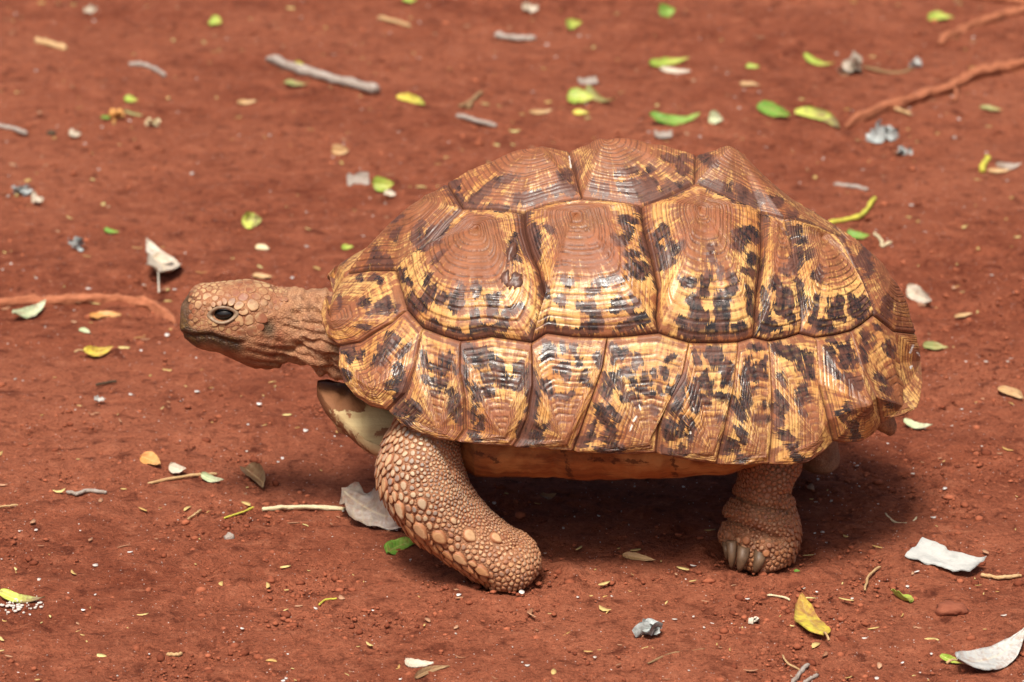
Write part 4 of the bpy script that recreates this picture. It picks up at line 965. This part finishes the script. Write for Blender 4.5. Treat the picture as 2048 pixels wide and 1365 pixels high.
# ---- eyes with lids, on both sides of the head
def eye(sg):
    v, f = ico2(4); c0 = unproj(449, 628, -0.0205); c = c0 * np.array([1, sg, 1])
    out = np.array([-0.18, -sg * 0.97, 0.16]); out /= np.linalg.norm(out)
    ax = np.array([1.0, 0, 0.09]); ax -= out * (ax @ out); ax /= np.linalg.norm(ax); up = np.cross(out, ax); up *= np.sign(up[2])
    B = np.stack([ax * 0.0090, up * 0.0066, out * 0.0066])
    e = sub(mesh_obj('eye', c + v @ B, f, M_EYE), BODY)
    # lids: a thick pointed-oval ring
    nu_, nv_ = 48, 10; Vv = []
    for j in range(nu_):
        t = 2 * math.pi * j / nu_; ex_, ey_ = math.cos(t), math.sin(t)
        pinch = 1 + 0.22 * abs(ex_) ** 6
        for k in range(nv_):
            w = 2 * math.pi * k / nv_; r = 1.02 + 0.20 * math.cos(w); hgt = 0.0011 + 0.0015 * math.sin(w) - 0.0030 * (abs(ex_) ** 2)
            Vv.append(c + ax * (0.0092 * ex_ * r * pinch) + up * (0.0063 * ey_ * r) + out * (0.0068 + hgt))
    sub(mesh_obj('eyelid', np.array(Vv), grid_faces(nu_, nv_).tolist() and [tuple(q) for q in np.concatenate([grid_faces(nu_, nv_), np.stack([(nu_-1)*nv_+np.arange(nv_), (nu_-1)*nv_+(np.arange(nv_)+1)%nv_, (np.arange(nv_)+1)%nv_, np.arange(nv_)], -1)]).tolist()], M_LID), BODY)
eye(1); eye(-1)
# ---- claws
def claw(base, tip, w, Y, mat=M_CLAW):
    a, b = unproj(base[0], base[1], Y), unproj(tip[0], tip[1], Y - 0.006); n, m = 14, 16; Vv = []
    ax = b - a; side = np.cross(ax, [0, 1, 0]); side /= np.linalg.norm(side); dp = np.cross(side, ax); dp /= np.linalg.norm(dp)
    for i in range(n):
        t = i / (n - 1); r = w / 2430 * (1 - t ** 2.4) ** 0.55 * (1 - 0.18 * t) + 0.0002
        c = a + ax * t + dp * (0.004 * math.sin(math.pi * t)) * np.sign(-dp[1])
        for j in range(m):
            s = 2 * math.pi * j / m; Vv.append(c + side * (r * math.cos(s)) + dp * (r * 0.9 * math.sin(s)))
    F = [tuple(q) for q in grid_faces(n, m).tolist()] + [tuple(range(m))[::-1], tuple(range((n-1)*m, n*m))]
    V = np.array(Vv); V[:, 2] = np.maximum(V[:, 2], 0.0)
    sub(mesh_obj('claw', V, F, mat), BODY)
claw((1463, 1082), (1463, 1138), 9.5, -.110); claw((1488, 1094), (1478, 1144), 12.5, -.114); claw((1522, 1102), (1509, 1147), 12.5, -.115); claw((1450, 1084), (1454, 1120), 6, -.098)
# ================================================================== things lying on the soil
COLS = dict(green=((0.095, 0.235, 0.025), (0.20, 0.34, 0.05)), lime=((0.25, 0.36, 0.045), (0.42, 0.46, 0.09)), yellow=((0.58, 0.47, 0.07), (0.42, 0.46, 0.07)), tan=((0.42, 0.25, 0.11), (0.55, 0.38, 0.20)),
            brown=((0.20, 0.11, 0.055), (0.34, 0.22, 0.11)), dark=((0.045, 0.030, 0.020), (0.11, 0.075, 0.045)), white=((0.44, 0.38, 0.29), (0.60, 0.54, 0.45)), grey=((0.24, 0.19, 0.15), (0.42, 0.37, 0.33)),
            palegrey=((0.38, 0.385, 0.37), (0.52, 0.52, 0.49)), orange=((0.50, 0.22, 0.055), (0.58, 0.33, 0.12)), olive=((0.20, 0.22, 0.07), (0.36, 0.32, 0.13)), cream=((0.58, 0.47, 0.27), (0.68, 0.60, 0.40)),
            blue=((0.16, 0.16, 0.15), (0.52, 0.57, 0.56)), red=((0.20, 0.058, 0.032), (0.28, 0.092, 0.050)), rootred=((0.25, 0.080, 0.038), (0.42, 0.155, 0.078)), yellowbrown=((0.60, 0.50, 0.06), (0.34, 0.17, 0.05)), palegreen=((0.40, 0.47, 0.27), (0.53, 0.58, 0.40)), limebrown=((0.50, 0.58, 0.10), (0.17, 0.13, 0.07)))
def setcol(o, c):
    a, b = COLS[c]; o['col_a'] = list(a); o['col_b'] = list(b)
ZV = np.array([0, 0, 1.0])
def pxpm(P, d):
    a = project(P - d * 0.01); b = project(P + d * 0.01); return math.hypot(a[0] - b[0], a[1] - b[1]) / 0.02
def frame(p0, p1):
    A, B = on_ground(*p0), on_ground(*p1); ax = B - A; L = np.linalg.norm(ax); ax = ax / L; perp = np.cross(ZV, ax); perp /= np.linalg.norm(perp)
    return A, B, ax, L, perp
SEED = [100]
def leaf(label, p0, p1, w, col, roll=0.0, fold=0.35, curl=0.35, stalk=0.0, tip=0.6, cat='leaf', name='leaf', group='leaves fallen on the red soil', ragged=0.0, lift=0.0, mat=None, twist=0.0, crum=0.3, boxy=False):
    """p0 stalk end, p1 tip, w apparent width; roll tips the blade over its long axis"""
    sd = 100 + sum(ord(ch) * (i % 7 + 1) for i, ch in enumerate(label)) % 997; A, B, ax, L, perp = frame(p0, p1); roll = math.radians(roll)
    ac = perp * math.cos(roll) + ZV * math.sin(roll); up = np.cross(ax, ac)
    W = w / 2 / max(pxpm((A + B) / 2, ac), 1e-3); W = min(W, L * 0.42 if L > 0.02 else L * 0.8)
    na, nc = 25, 13; a = np.linspace(0, 1, na)
    sh = np.sin(math.pi * np.clip(a, 0, 1) ** tip) ** 0.75
    sh = np.maximum(sh, 0.03)
    if boxy: sh = 0.55 + 0.9 * fbm(a * 3 + sd, a * 0, sd, 2)
    q_ = 0.12 * math.sin(sd * 2.3)
    C = np.linspace(-1, 1, nc); Aa, Cc = np.meshgrid(a, C, indexing='ij')
    wv = (fbm(Aa * 4 + sd, Cc * 1.5 + sd * 0.3, sd, 3) - 0.5)
    ragged = max(ragged, 0.07)
    edge = 1 + ragged * (vnoise(a * 9, a * 0 + sd, sd)[:, None] - 0.5) * 2 * np.abs(Cc)
    y = Cc * sh[:, None] * W * edge
    y = y * (1 + q_ * np.sign(Cc)); z = np.abs(y) * math.tan(fold) + L * curl * (Aa - 0.5) ** 2 + wv * 2 * crum * W * (0.4 + np.abs(Cc)) + L * lift * Aa
    tw = (Aa - 0.4) * twist; y, z = y * np.cos(tw) - z * np.sin(tw), y * np.sin(tw) + z * np.cos(tw)
    bend = L * 0.11 * math.sin(sd * 1.3) * (np.sin(math.pi * Aa))
    x = L * Aa
    P = A + x[..., None] * ax + (y + bend)[..., None] * ac + z[..., None] * up
    N = up[None, None]; th = 0.00045
    T = P.reshape(-1, 3); Bm = (P - N * th).reshape(-1, 3)
    n = len(T); f1 = grid_faces(na, nc, False); f2 = f1[:, ::-1] + n
    F = [tuple(q) for q in f1.tolist()] + [tuple(q) for q in f2.tolist()]
    for i in range(na - 1):
        for j in (0, nc - 1): 
            k = i * nc + j; F.append((k, k + nc, k + nc + n, k + n) if j == nc - 1 else (k + nc, k, k + n, k + nc + n))
    for j in range(nc - 1): F.append((j, j + 1, j + 1 + n, j + n)); k = (na - 1) * nc + j; F.append((k + 1, k, k + n, k + 1 + n))
    V = np.concatenate([T, Bm]); dz = (V[:, 2] - gh(V[:, 0], V[:, 1])).min(); V[:, 2] += 0.0012 - dz
    O = V.mean(0); O[2] = float(gh(O[0], O[1])); lu = np.stack([np.tile(Aa.ravel(), 2), np.tile(Cc.ravel(), 2), np.zeros(2 * n)], -1)
    o = mesh_obj(name, V - O, F, mat or M_LEAF, attrs=dict(luv=lu)); o.location = O; setcol(o, col); tag(o, label, cat, group)
    if stalk > 0:
        base = V[nc // 2] - O; d = -ax * math.cos(0.2) + perp * 0.25 * math.sin(sd * 1.7); ln = stalk / pxpm(A, d / np.linalg.norm(d)); d = d / np.linalg.norm(d)
        pts = [base + d * ln * t + ZV * 0.0015 * math.sin(math.pi * t) for t in np.linspace(-0.06, 1, 8)]
        g = np.array(pts); g[:, 2] = np.maximum(g[:, 2], 0.0014)
        st = tube('stalk', g, np.linspace(0.00075, 0.0011, 8), 6, M_LIT, sd); setcol(st, col if col in ('white', 'grey', 'tan') else 'tan'); st.parent = o
    return o
def tube(name, pts, rad, m, mat, sd, rough=0.0):
    pts = np.asarray(pts, float); n = len(pts); V = []; lu = []
    tg = np.gradient(pts, axis=0); tg /= np.linalg.norm(tg, axis=1, keepdims=True)
    for i in range(n):
        a = np.cross(tg[i], ZV); a /= max(np.linalg.norm(a), 1e-6); b = np.cross(a, tg[i])
        for j in range(m):
            s = 2 * math.pi * j / m; r = rad[i] * (1 + rough * (float(vnoise(i * 0.55 + sd, j * 1.1, sd)) - 0.5) * 2)
            V.append(pts[i] + a * r * math.cos(s) + b * r * math.sin(s)); lu.append((i / n, j / m, 0))
    F = [tuple(q) for q in grid_faces(n, m).tolist()] + [tuple(range(m))[::-1], tuple(range((n - 1) * m, n * m))]
    return mesh_obj(name, V, F, mat, attrs=dict(luv=np.array(lu)))
def stick(label, path, w, col, name='twig', cat='twig', group='dry twigs on the soil', sink=0.15, rough=0.25, ends=(0.7, 0.7), n=40, arch=0.0, m=10, parent=None):
    """path: measured ground points along it, w: apparent thickness"""
    SEED[0] += 1; sd = SEED[0]; G = np.array([on_ground(*p) for p in path]); k = np.linspace(0, len(G) - 1, n)
    # smooth interpolation
    i = np.clip(np.floor(k).astype(int), 0, len(G) - 2); t = (k - i)[:, None]; im, ip = np.maximum(i - 1, 0), np.minimum(i + 2, len(G) - 1)
    p0, p1, p2, p3 = G[im], G[i], G[i + 1], G[ip]
    Q = 0.5 * ((2 * p1) + (p2 - p0) * t + (2 * p0 - 5 * p1 + 4 * p2 - p3) * t**2 + (-p0 + 3 * p1 - 3 * p2 + p3) * t**3)
    r = w / 2 / pxpm(G[0], ZV) * np.interp(np.linspace(0, 1, n), [0, 0.08, 0.9, 1], [ends[0], 1, 1, ends[1]]) * (0.9 + 0.25 * vnoise(np.arange(n) * 0.3, np.zeros(n) + sd, sd))
    Q[:, 2] = gh(Q[:, 0], Q[:, 1]) + r * (1 - 2 * sink) + 0.001 + arch * np.sin(math.pi * np.linspace(0, 1, n))
    Q[:, :2] += (np.stack([vnoise(np.arange(n) * 0.25, np.zeros(n) + sd + q, sd + q) for q in (1, 2)], -1) - 0.5) * r[:, None] * 0.8
    O = Q.mean(0) if parent is None else np.zeros(3); o = tube(name, Q - O, r, m, M_LIT, sd, rough); setcol(o, col)
    if parent is None: o.location = O; tag(o, label, cat, group)
    return o
def chunk(label, p, w, h, col, name='stone', cat='stone', group='stones and lumps on the soil', rough=0.5, sub_=3, depth=1.0, ang=0.0, sharp=False):
    """p centre of its outline, w and h apparent width and height"""
    SEED[0] += 1; sd = SEED[0]; v, f = ico2(sub_); G = on_ground(p[0], p[1] + h * 0.35)
    rx = w / 2 / pxpm(G, np.array([1.0, 0, 0])); rz = h / 2 / (pxpm(G, ZV)) * 0.85; ry = rx * 0.7 * depth
    k = 1 + rough * ((fbm(v[:, 0] * 1.6 + sd, v[:, 1] * 1.6 + v[:, 2] * 1.3, sd, 3) - 0.5) * 1.6 + (fbm(v[:, 0] * 4 + sd, v[:, 1] * 4 - v[:, 2] * 3.1, sd + 3, 2) - 0.5) * 0.8)
    V = v * k[:, None] * np.array([rx, ry, rz]); ca, sa = math.cos(ang), math.sin(ang)
    V[:, 2] = np.maximum(V[:, 2], -rz * 0.55); V[:, 2] += rz * 0.45
    o = mesh_obj(name, V, f, M_LIT, attrs=dict(luv=v * 0.3), smooth=not sharp); o.location = G; setcol(o, col); return tag(o, label, cat, group)
def bark(label, p0, p1, w, col, **kw):
    return leaf(label, p0, p1, w, col, name='bark_flake', cat='bark', group='bark flakes on the soil', tip=1.0, mat=M_LIT, boxy=True, **kw)

# --- roots
r1 = stick('long reddish root half buried in the soil at the upper right', [(1692, 258), (1760, 228), (1830, 205), (1900, 180), (1960, 152), (2048, 134), (2120, 112)], 22, 'rootred', 'root', 'root', 'tree roots in the soil', sink=0.25, rough=0.5, n=70, m=14, ends=(0.35, 1.1))
s1 = stick(None, [(1902, 182), (1914, 188), (1908, 206)], 9, 'rootred', 'side_root', sink=0.0, n=14, parent=1); s1.parent = r1; s1.location = -np.array(r1.location)
s2 = stick(None, [(1786, 222), (1806, 228), (1822, 234)], 7, 'tan', 'side_root', sink=0.0, n=14, parent=1); s2.parent = r1; s2.location = -np.array(r1.location)
stick('arched reddish root surfacing at the left edge in front of the snout', [(-60, 616), (0, 612), (90, 606), (180, 604), (260, 608), (310, 622), (350, 650)], 22, 'rootred', 'root', 'root', 'tree roots in the soil', sink=0.42, rough=0.5, n=70, m=14, ends=(1, 0.25))
stick('short pale reddish root end in the top right corner', [(1880, 90), (1930, 60), (1990, 40), (2040, 26), (2090, 20)], 20, 'rootred', 'root', 'root', 'tree roots in the soil', sink=0.42, rough=0.5, n=50, m=14, ends=(0.3, 1))
stick('dark reddish root cut off by the top right edge', [(1930, -6), (1990, 2), (2048, 10), (2110, 18)], 14, 'rootred', 'root', 'root', 'tree roots in the soil', sink=0.25, n=40, m=12)
# --- sticks and twigs
stick('thick grey weathered stick lying behind the tortoise at upper left', [(536, 124), (590, 146), (640, 160), (700, 176), (750, 190)], 18, 'grey', 'stick', 'stick', n=50, m=14, sink=0.05, ends=(0.45, 1))
stick('orange-tan twig stub near the top left corner', [(74, 88), (100, 94), (132, 104)], 13, 'tan')
stick('bent grey twig lying left of the thick weathered stick', [(258, 134), (285, 135), (310, 143), (330, 156)], 9, 'grey')
stick('grey twig at the left edge beside a dark seed', [(-10, 256), (25, 262), (54, 272)], 9, 'grey')
stick('tan twig near the top edge above the thick weathered stick', [(758, 40), (790, 48), (818, 56)], 8, 'tan')
stick('grey and brown twig near the top centre edge', [(992, 76), (1030, 82), (1068, 84)], 11, 'grey')
fk = stick('forked brown twig lying behind the shell, left of a green leaf', [(962, 190), (945, 206), (936, 220)], 8, 'brown')
fs = stick(None, [(948, 203), (932, 214), (918, 218)], 7, 'brown', 'side_twig', sink=0.0, n=12, parent=1); fs.parent = fk; fs.location = -np.array(fk.location)
stick('straight thin grey twig just below the forked brown twig', [(914, 236), (950, 246), (992, 256)], 9, 'grey')
stick('thin twig running right from the white crumpled flower', [(1728, 138), (1760, 146), (1795, 150), (1826, 142)], 6, 'brown')
stick('grey twig with green tip behind the rear of the shell', [(1668, 374), (1700, 377), (1735, 384)], 8, 'grey')
stick('curved yellow pod on a twig behind the rear of the shell', [(1652, 452), (1690, 444), (1722, 436), (1740, 416), (1750, 400)], 9, 'yellow', 'pod', 'pod', 'pods and leaflets on the soil')
stick('short curved yellow pod at the right edge beside a pinkish leaf', [(1964, 348), (1968, 334), (1978, 320)], 11, 'yellow', 'pod', 'pod', 'pods and leaflets on the soil')
stick('pale hooked twig poking out behind the shell rim at right', [(1748, 470), (1762, 484), (1764, 496), (1782, 488)], 6, 'cream')
stick('crooked dark grey twig lying far left of the pale stick', [(134, 988), (155, 992), (175, 986), (214, 990)], 7, 'grey')
stick('long thin tan stem below the small white petal at left', [(296, 972), (340, 962), (390, 955), (434, 952)], 6, 'tan')
stick('thin yellow stem lying left of the pale stick by the front leg', [(448, 1040), (480, 1030), (508, 1018)], 4, 'yellow')
stick('short thin tan stem left of the thin yellow stem', [(376, 1042), (388, 1034), (402, 1024)], 4, 'tan')
stick('brown straight twig lying at the left below a curled yellow leaf', [(192, 774), (212, 770), (232, 766)], 5, 'dark')
stick('pale stick with rounded end running to the dry leaf by the front leg', [(526, 1024), (570, 1020), (630, 1020), (690, 1024)], 8, 'cream', 'leaf_stalk', 'stalk', ends=(0.9, 1.1))
stick('curved thin pale stem lying right of the hind leg', [(1771, 1030), (1782, 1044), (1800, 1051), (1820, 1050), (1834, 1038)], 4, 'cream')
stick('thin upright-lying stem between hind foot and pale bark', [(1730, 1184), (1736, 1160), (1748, 1146), (1760, 1138)], 5, 'tan')
stick('thin brown twig in the foreground below the crumpled grey flake', [(1296, 1331), (1340, 1312), (1375, 1308), (1412, 1302)], 4, 'brown')
stick('thin pale stem in front of the hind foot', [(1534, 1194), (1560, 1197), (1580, 1204)], 4, 'cream')
stick('thin brown strip beside the pale bark at the right edge', [(1962, 1155), (2000, 1160), (2042, 1156)], 7, 'tan')
stick('grey twig crossing the bottom edge under the yellow leaf', [(1584, 1372), (1600, 1352), (1616, 1334)], 8, 'grey')
stick('second grey twig at the bottom edge, right of the first', [(1608, 1370), (1622, 1362), (1636, 1354)], 7, 'grey')
stick('small tan stick near the lower left foreground', [(335, 1314), (350, 1315), (364, 1313)], 7, 'tan')
stick('thin arched yellow stem in the lower left foreground', [(638, 1214), (650, 1204), (674, 1201)], 3.5, 'yellow')
stick('thin pale stem at the left edge below the crooked dark grey twig', [(-8, 1018), (14, 1016), (36, 1014)], 4, 'tan')
stick('thin curving stem rising from the bottom edge under the yellow leaf', [(1565, 1314), (1575, 1330), (1600, 1344)], 3.5, 'tan')
# --- leaves, back to front
L = leaf
L('small yellow-green leaf cut by the top edge above the stick', (806, 6), (832, 4), 12, 'lime', roll=20)
L('pale yellow-green leaf fleck near the top edge at upper left', (420, 50), (444, 54), 20, 'lime', roll=40)
L('small yellow leaf upright against the thick grey stick', (588, 136), (606, 134), 14, 'yellow', roll=60)
L('dry curled olive leaf just below the thick grey stick', (568, 172), (616, 176), 12, 'olive', roll=15, curl=0.5)
L('pale yellow leaf bit above the orange dried flower', (252, 202), (276, 208), 14, 'lime', roll=25)
L('green leaf tip left of the orange dried flower', (202, 242), (220, 238), 10, 'green', roll=15)
L('narrow olive leaf curling right of the orange dried flower', (250, 230), (288, 238), 7, 'olive', roll=15, curl=0.6)
L('tan leaf scrap below the left end of the thick grey stick', (474, 212), (514, 208), 10, 'tan', roll=20)
L('folded tan and yellow leaf lying alone above the upper left shell', (664, 308), (698, 308), 22, 'tan', roll=45, fold=0.8)
L('upright lime leaf with pointed tip beside grey bark, left of the shell', (746, 384), (790, 384), 30, 'lime', roll=70, fold=0.2, curl=0.6)
L('yellow-green leaf with a dark brown half, left of the shell', (484, 458), (522, 452), 34, 'limebrown', roll=62, fold=0.5)
L('tiny bright green leaf fragment right of the bluish lichen crumb at left', (210, 464), (238, 470), 10, 'green', roll=15)
L('small tan leaf above the tortoise head', (506, 556), (546, 560), 9, 'tan', roll=15)
L('small pale leaf fragment above the forehead, right of a white leaf', (512, 500), (540, 504), 12, 'cream', roll=30)
L('small green leaf lying behind the front of the shell', (684, 502), (706, 498), 12, 'lime', roll=30)
w1 = L('large white dried leaf curled open with a bent stalk, behind the head', (316, 572), (288, 508), 70, 'white', roll=10, fold=0.35, curl=0.35, stalk=40, twist=0.25)
L('pale rolled leaf half casting a dark shadow beside the large white leaf', (308, 526), (350, 536), 26, 'white', roll=50, fold=0.5, curl=0.4)
L('green leaf leaning on the arched root at left', (24, 644), (90, 616), 26, 'palegreen', roll=30, fold=0.2)
L('tan leaf lying under the front of the arched root', (178, 640), (242, 636), 14, 'orange', roll=15)
L('curled yellow-tan leaf with a long stalk at left below the root', (166, 716), (226, 706), 22, 'yellowbrown', roll=45, fold=0.5, stalk=18)
L('tiny pale green leaf curl above the curled yellow-tan leaf', (160, 664), (182, 672), 10, 'palegreen', roll=30)
L('yellow-green leaf near the top edge, right of centre', (1132, 62), (1160, 54), 22, 'lime', roll=45, curl=0.5)
L('bright green leaf near the top edge', (1316, 36), (1350, 34), 28, 'green', roll=50)
L('curled yellow leaf right of the thick grey stick', (800, 200), (854, 216), 18, 'yellow', roll=35, fold=0.5, curl=0.5)
L('oval light green leaf behind the shell beside a curled brown leaf', (1136, 204), (1188, 208), 30, 'lime', roll=35, fold=0.15)
L('curled brown-yellow leaf right of the oval light green leaf', (1182, 192), (1240, 216), 16, 'olive', roll=40, fold=0.6, curl=0.5)
L('small yellow leaf below the oval light green leaf', (1146, 230), (1178, 232), 11, 'yellow', roll=30)
L('narrow grey-tan leaf left of the small yellow leaf', (1058, 232), (1104, 226), 11, 'tan', roll=25)
L('yellow-green leaf above the pale leaf behind the shell top', (1296, 138), (1376, 124), 20, 'lime', roll=30, curl=0.3)
L('pale curled leaf just under the yellow-green leaf', (1320, 146), (1382, 150), 10, 'white', roll=25)
L('long narrow green leaf lying behind the shell top', (1298, 250), (1400, 246), 22, 'green', roll=32, fold=0.15)
L('small pale green leaf standing up right of the long green leaf', (1418, 248), (1446, 250), 28, 'palegreen', roll=70)
L('glossy green boat-shaped leaf behind the rear shell', (1524, 222), (1586, 246), 28, 'green', roll=45, fold=0.4, curl=0.4)
L('yellow and brown two-toned leaf beside the root tip', (1598, 226), (1686, 262), 26, 'limebrown', roll=42, fold=0.45, curl=0.4)
L('yellow-green leaf left of the white crumpled flower', (1612, 122), (1672, 140), 14, 'lime', roll=30)
L('tiny yellow-green leaf just above the small tan leaf scrap at upper right', (1492, 137), (1520, 139), 10, 'lime', roll=20)
L('yellow-green leaf below the top right root', (1854, 44), (1906, 42), 18, 'lime', roll=40)
L('small tan leaf scrap left of the white crumpled flower', (1480, 172), (1520, 176), 10, 'tan', roll=20)
L('small yellow-tan leaf right of the long root', (1960, 220), (2004, 226), 10, 'olive', roll=20)
L('pinkish grey leaf at the right edge beside the curved pod', (1990, 340), (2044, 336), 14, 'grey', roll=30)
L('tan leaf lying under the pinkish grey leaf at the right edge', (1974, 348), (2020, 346), 9, 'tan', roll=20)
L('dark green leaf half hidden behind the shell rim', (1694, 474), (1740, 480), 18, 'green', roll=20)
L('pale dry leaf standing behind the tail end of the shell', (1820, 590), (1868, 620), 30, 'white', roll=45, fold=0.4)
L('grey-green rolled leaf right of the shell rear', (1846, 698), (1898, 702), 16, 'olive', roll=35, fold=0.6)
L('pale green leaf right of the rear shell spur', (1808, 852), (1866, 862), 14, 'palegreen', roll=30, fold=0.25)
L('tan leaf at the right edge level with the rear shell spur', (2000, 784), (2050, 806), 20, 'tan', roll=30)
L('small tan leaf right of the shell, above the grey-green rolled leaf', (1908, 640), (1944, 632), 10, 'tan', roll=20)
L('orange-tan leaf lying left of the small white petal', (284, 924), (322, 940), 28, 'orange', roll=30, fold=0.15)
L('small white petal among stems at left', (340, 944), (374, 950), 20, 'white', roll=45, fold=0.3)
L('pale green leaf scrap right of the small white petal', (404, 960), (450, 970), 15, 'palegreen', roll=40, fold=0.5)
L('brown triangular curled leaf standing left of the front leg', (498, 950), (530, 986), 34, 'brown', roll=25, fold=0.9, curl=0.6)
b1 = L('large dry grey-tan leaf crumpled behind the front foot', (690, 1024), (824, 1078), 64, 'grey', roll=35, fold=0.35, curl=0.35, ragged=0.25, twist=0.5, crum=0.8)
L('fresh green leaf lying beside the front foot', (772, 1116), (836, 1090), 34, 'green', roll=30, fold=0.12)
L('tan curled leaf between the front foot and hind foot', (1246, 1116), (1312, 1128), 15, 'tan', roll=30, fold=0.4, curl=0.4)
L('lime leaf with brown tip at the left edge of the foreground', (0, 1196), (92, 1208), 20, 'limebrown', roll=28, fold=0.4, curl=0.3)
L('yellow leaf with brown patches in front of the hind foot', (1646, 1286), (1600, 1206), 58, 'yellowbrown', roll=8, fold=0.2, curl=0.25, stalk=18)
L('small folded lime leaf left of the red clod', (1818, 1212), (1780, 1188), 24, 'lime', roll=30, fold=0.6)
L('large pale grey leaf in the bottom right corner', (1908, 1352), (2044, 1286), 66, 'palegrey', roll=22, fold=0.12, curl=0.3, stalk=22)
L('curled lime leaf left of the large pale grey leaf', (1882, 1320), (1936, 1334), 14, 'lime', roll=40, fold=0.6, curl=0.5)
L('tiny green leaf fragment in front of the hind claws', (1590, 1146), (1604, 1154), 9, 'green', roll=20)
L('white paper-like leaf scrap at the bottom edge', (810, 1332), (868, 1336), 20, 'white', roll=30)
L('brown curled leaf beneath the white scrap at the bottom edge', (826, 1362), (896, 1338), 16, 'brown', roll=40, fold=0.6, curl=0.4)
L('dark leaf bit lying in the shade under the shell', (1080, 1000), (1112, 996), 14, 'brown', roll=30)
# --- bark, stones, flowers
bark('broken sheet of pale grey bark right of the hind foot', (1826, 1112), (1956, 1150), 44, 'palegrey', roll=12, fold=0.03, curl=0.3, ragged=0.22, crum=0.35)
bark('grey bark chip left of the upright lime leaf', (694, 372), (738, 370), 24, 'grey', roll=45, fold=0.3)
bark('dark bark chip behind the shell above the oval light green leaf', (1156, 170), (1194, 168), 12, 'grey', roll=30)
bark('small grey bark chip below the long narrow green leaf', (1308, 276), (1344, 276), 12, 'grey', roll=30)
chunk('red-brown earth clod in the right foreground', (1900, 1215), 64, 36, 'red', rough=0.55)
chunk('small grey pebble in the left foreground', (459, 1072), 20, 18, 'grey')
chunk('dark round seed at upper left', (103, 265), 20, 16, 'dark', 'seed', 'seed', 'seeds on the soil', rough=0.25)
def clump(label, p, w, h, col, name, cat, n, seed):
    """a crumpled tuft: small bent sheets gathered into one thing"""
    rng = np.random.default_rng(seed); G = on_ground(p[0], p[1] + h * 0.4); rx = w / 2 / pxpm(G, np.array([1.0, 0, 0])); rz = h / pxpm(G, ZV)
    Vs, Fs, k = [], [], 0
    for i in range(n):
        c = np.array([(rng.random() - .5) * 1.3 * rx, (rng.random() - .5) * rx, rz * (0.15 + 0.6 * rng.random())]); s = rx * (0.35 + 0.35 * rng.random())
        q = rng.normal(size=(3, 3)); u_ = q[0] / np.linalg.norm(q[0]); v_ = np.cross(u_, q[1]); v_ /= np.linalg.norm(v_); w_ = np.cross(u_, v_)
        g = []
        for a in np.linspace(-1, 1, 5):
            for b in np.linspace(-1, 1, 5):
                g.append(c + u_ * a * s + v_ * b * s * 0.8 + w_ * s * (0.35 * (a * a - b * b) + 0.25 * (rng.random() - .5)))
        g = np.array(g); g[:, 2] = np.clip(g[:, 2], 0.0008, rz * 1.15); Vs += [g, g - w_ * 0.0006]; f = grid_faces(5, 5, False)
        Fs += [tuple(x) for x in (f + k).tolist()] + [tuple(x) for x in (f[:, ::-1] + k + 25).tolist()]; k += 50
    V = np.concatenate(Vs); o = mesh_obj(name, V, Fs, M_LIT, attrs=dict(luv=V * 20)); o.location = G; setcol(o, col); return tag(o, label, cat, 'crumpled flowers and lichen on the soil')
clump('white crumpled flower near the long root', (1704, 132), 50, 42, 'white', 'flower', 'flower', 7, 1)
clump('small white flower at the end of the thin twig', (1828, 127), 26, 22, 'palegrey', 'flower', 'flower', 5, 2)
clump('orange dried flower beside the green leaf tip at upper left', (236, 232), 32, 24, 'orange', 'flower', 'flower', 6, 3)
clump('cream flower scrap right of the narrow olive leaf', (306, 248), 30, 18, 'cream', 'flower', 'flower', 5, 4)
clump('grey crumpled lichen below the tip of the long root', (1766, 268), 60, 32, 'blue', 'lichen', 'lichen', 9, 5)
clump('pale blue lichen crumb near the left edge', (44, 380), 36, 26, 'blue', 'lichen', 'lichen', 7, 6)
clump('bluish lichen crumb at left above the white dried leaf', (152, 490), 34, 26, 'blue', 'lichen', 'lichen', 7, 7)
clump('crumpled silver-grey flake in the foreground centre right', (1292, 1260), 56, 26, 'blue', 'lichen', 'lichen', 9, 8)
clump('small white crumpled chip right of the silver-grey flake', (1507, 1241), 22, 18, 'white', 'lichen', 'lichen', 5, 9)
clump('small bluish crumb under the root, right of the grey lichen', (1808, 305), 34, 14, 'blue', 'lichen', 'lichen', 5, 10)
for i, (x, y, w, h, c, lab) in enumerate([(1060, 27, 30, 18, 'white', 'white petal near the top edge, left of the bright green leaf'), (180, 28, 24, 14, 'white', 'white petal near the top left corner'), (75, 407, 24, 16, 'white', 'white petal below the pale blue lichen crumb'),
      (150, 274, 24, 14, 'white', 'pinkish white petal right of the dark seed'), (780, 394, 24, 10, 'white', 'white petal below the upright lime leaf'), (200, 806, 24, 10, 'palegrey', 'small white flake on bare soil left of the front leg'), (355, 1000, 0, 0, '', '')]):
    if w: leaf(lab, (x - w / 2, y + 2), (x + w / 2, y), h, c, roll=30, fold=0.5, curl=0.7, crum=0.9, ragged=0.5, twist=0.5, name='petal', cat='petal', group='white petals on the soil')
# pale powdery splash under the lime leaf at the left edge
rng = np.random.default_rng(77); Vs, Fs, k = [], [], 0; v0, f0 = ico()
for i in range(80):
    x, y = rng.normal(28, 34), rng.normal(1216, 13); 
    if x > 150: continue
    G = on_ground(x, y); s = 0.0003 + 0.0016 * rng.random() ** 2.5
    Vs.append(G + v0 * np.array([s * 1.4, s * 1.4, 0.0010]) + ZV * 0.0022); Fs += [tuple(q) for q in (f0 + k).tolist()]; k += len(v0)
V = np.concatenate(Vs); o = mesh_obj('dropping', V, Fs, M_GRIT, attrs=dict(tone=np.full(len(V), 0.3))); tag(o, 'white powdery splash on the soil under the lime leaf at the left edge', 'splash', kind='stuff')
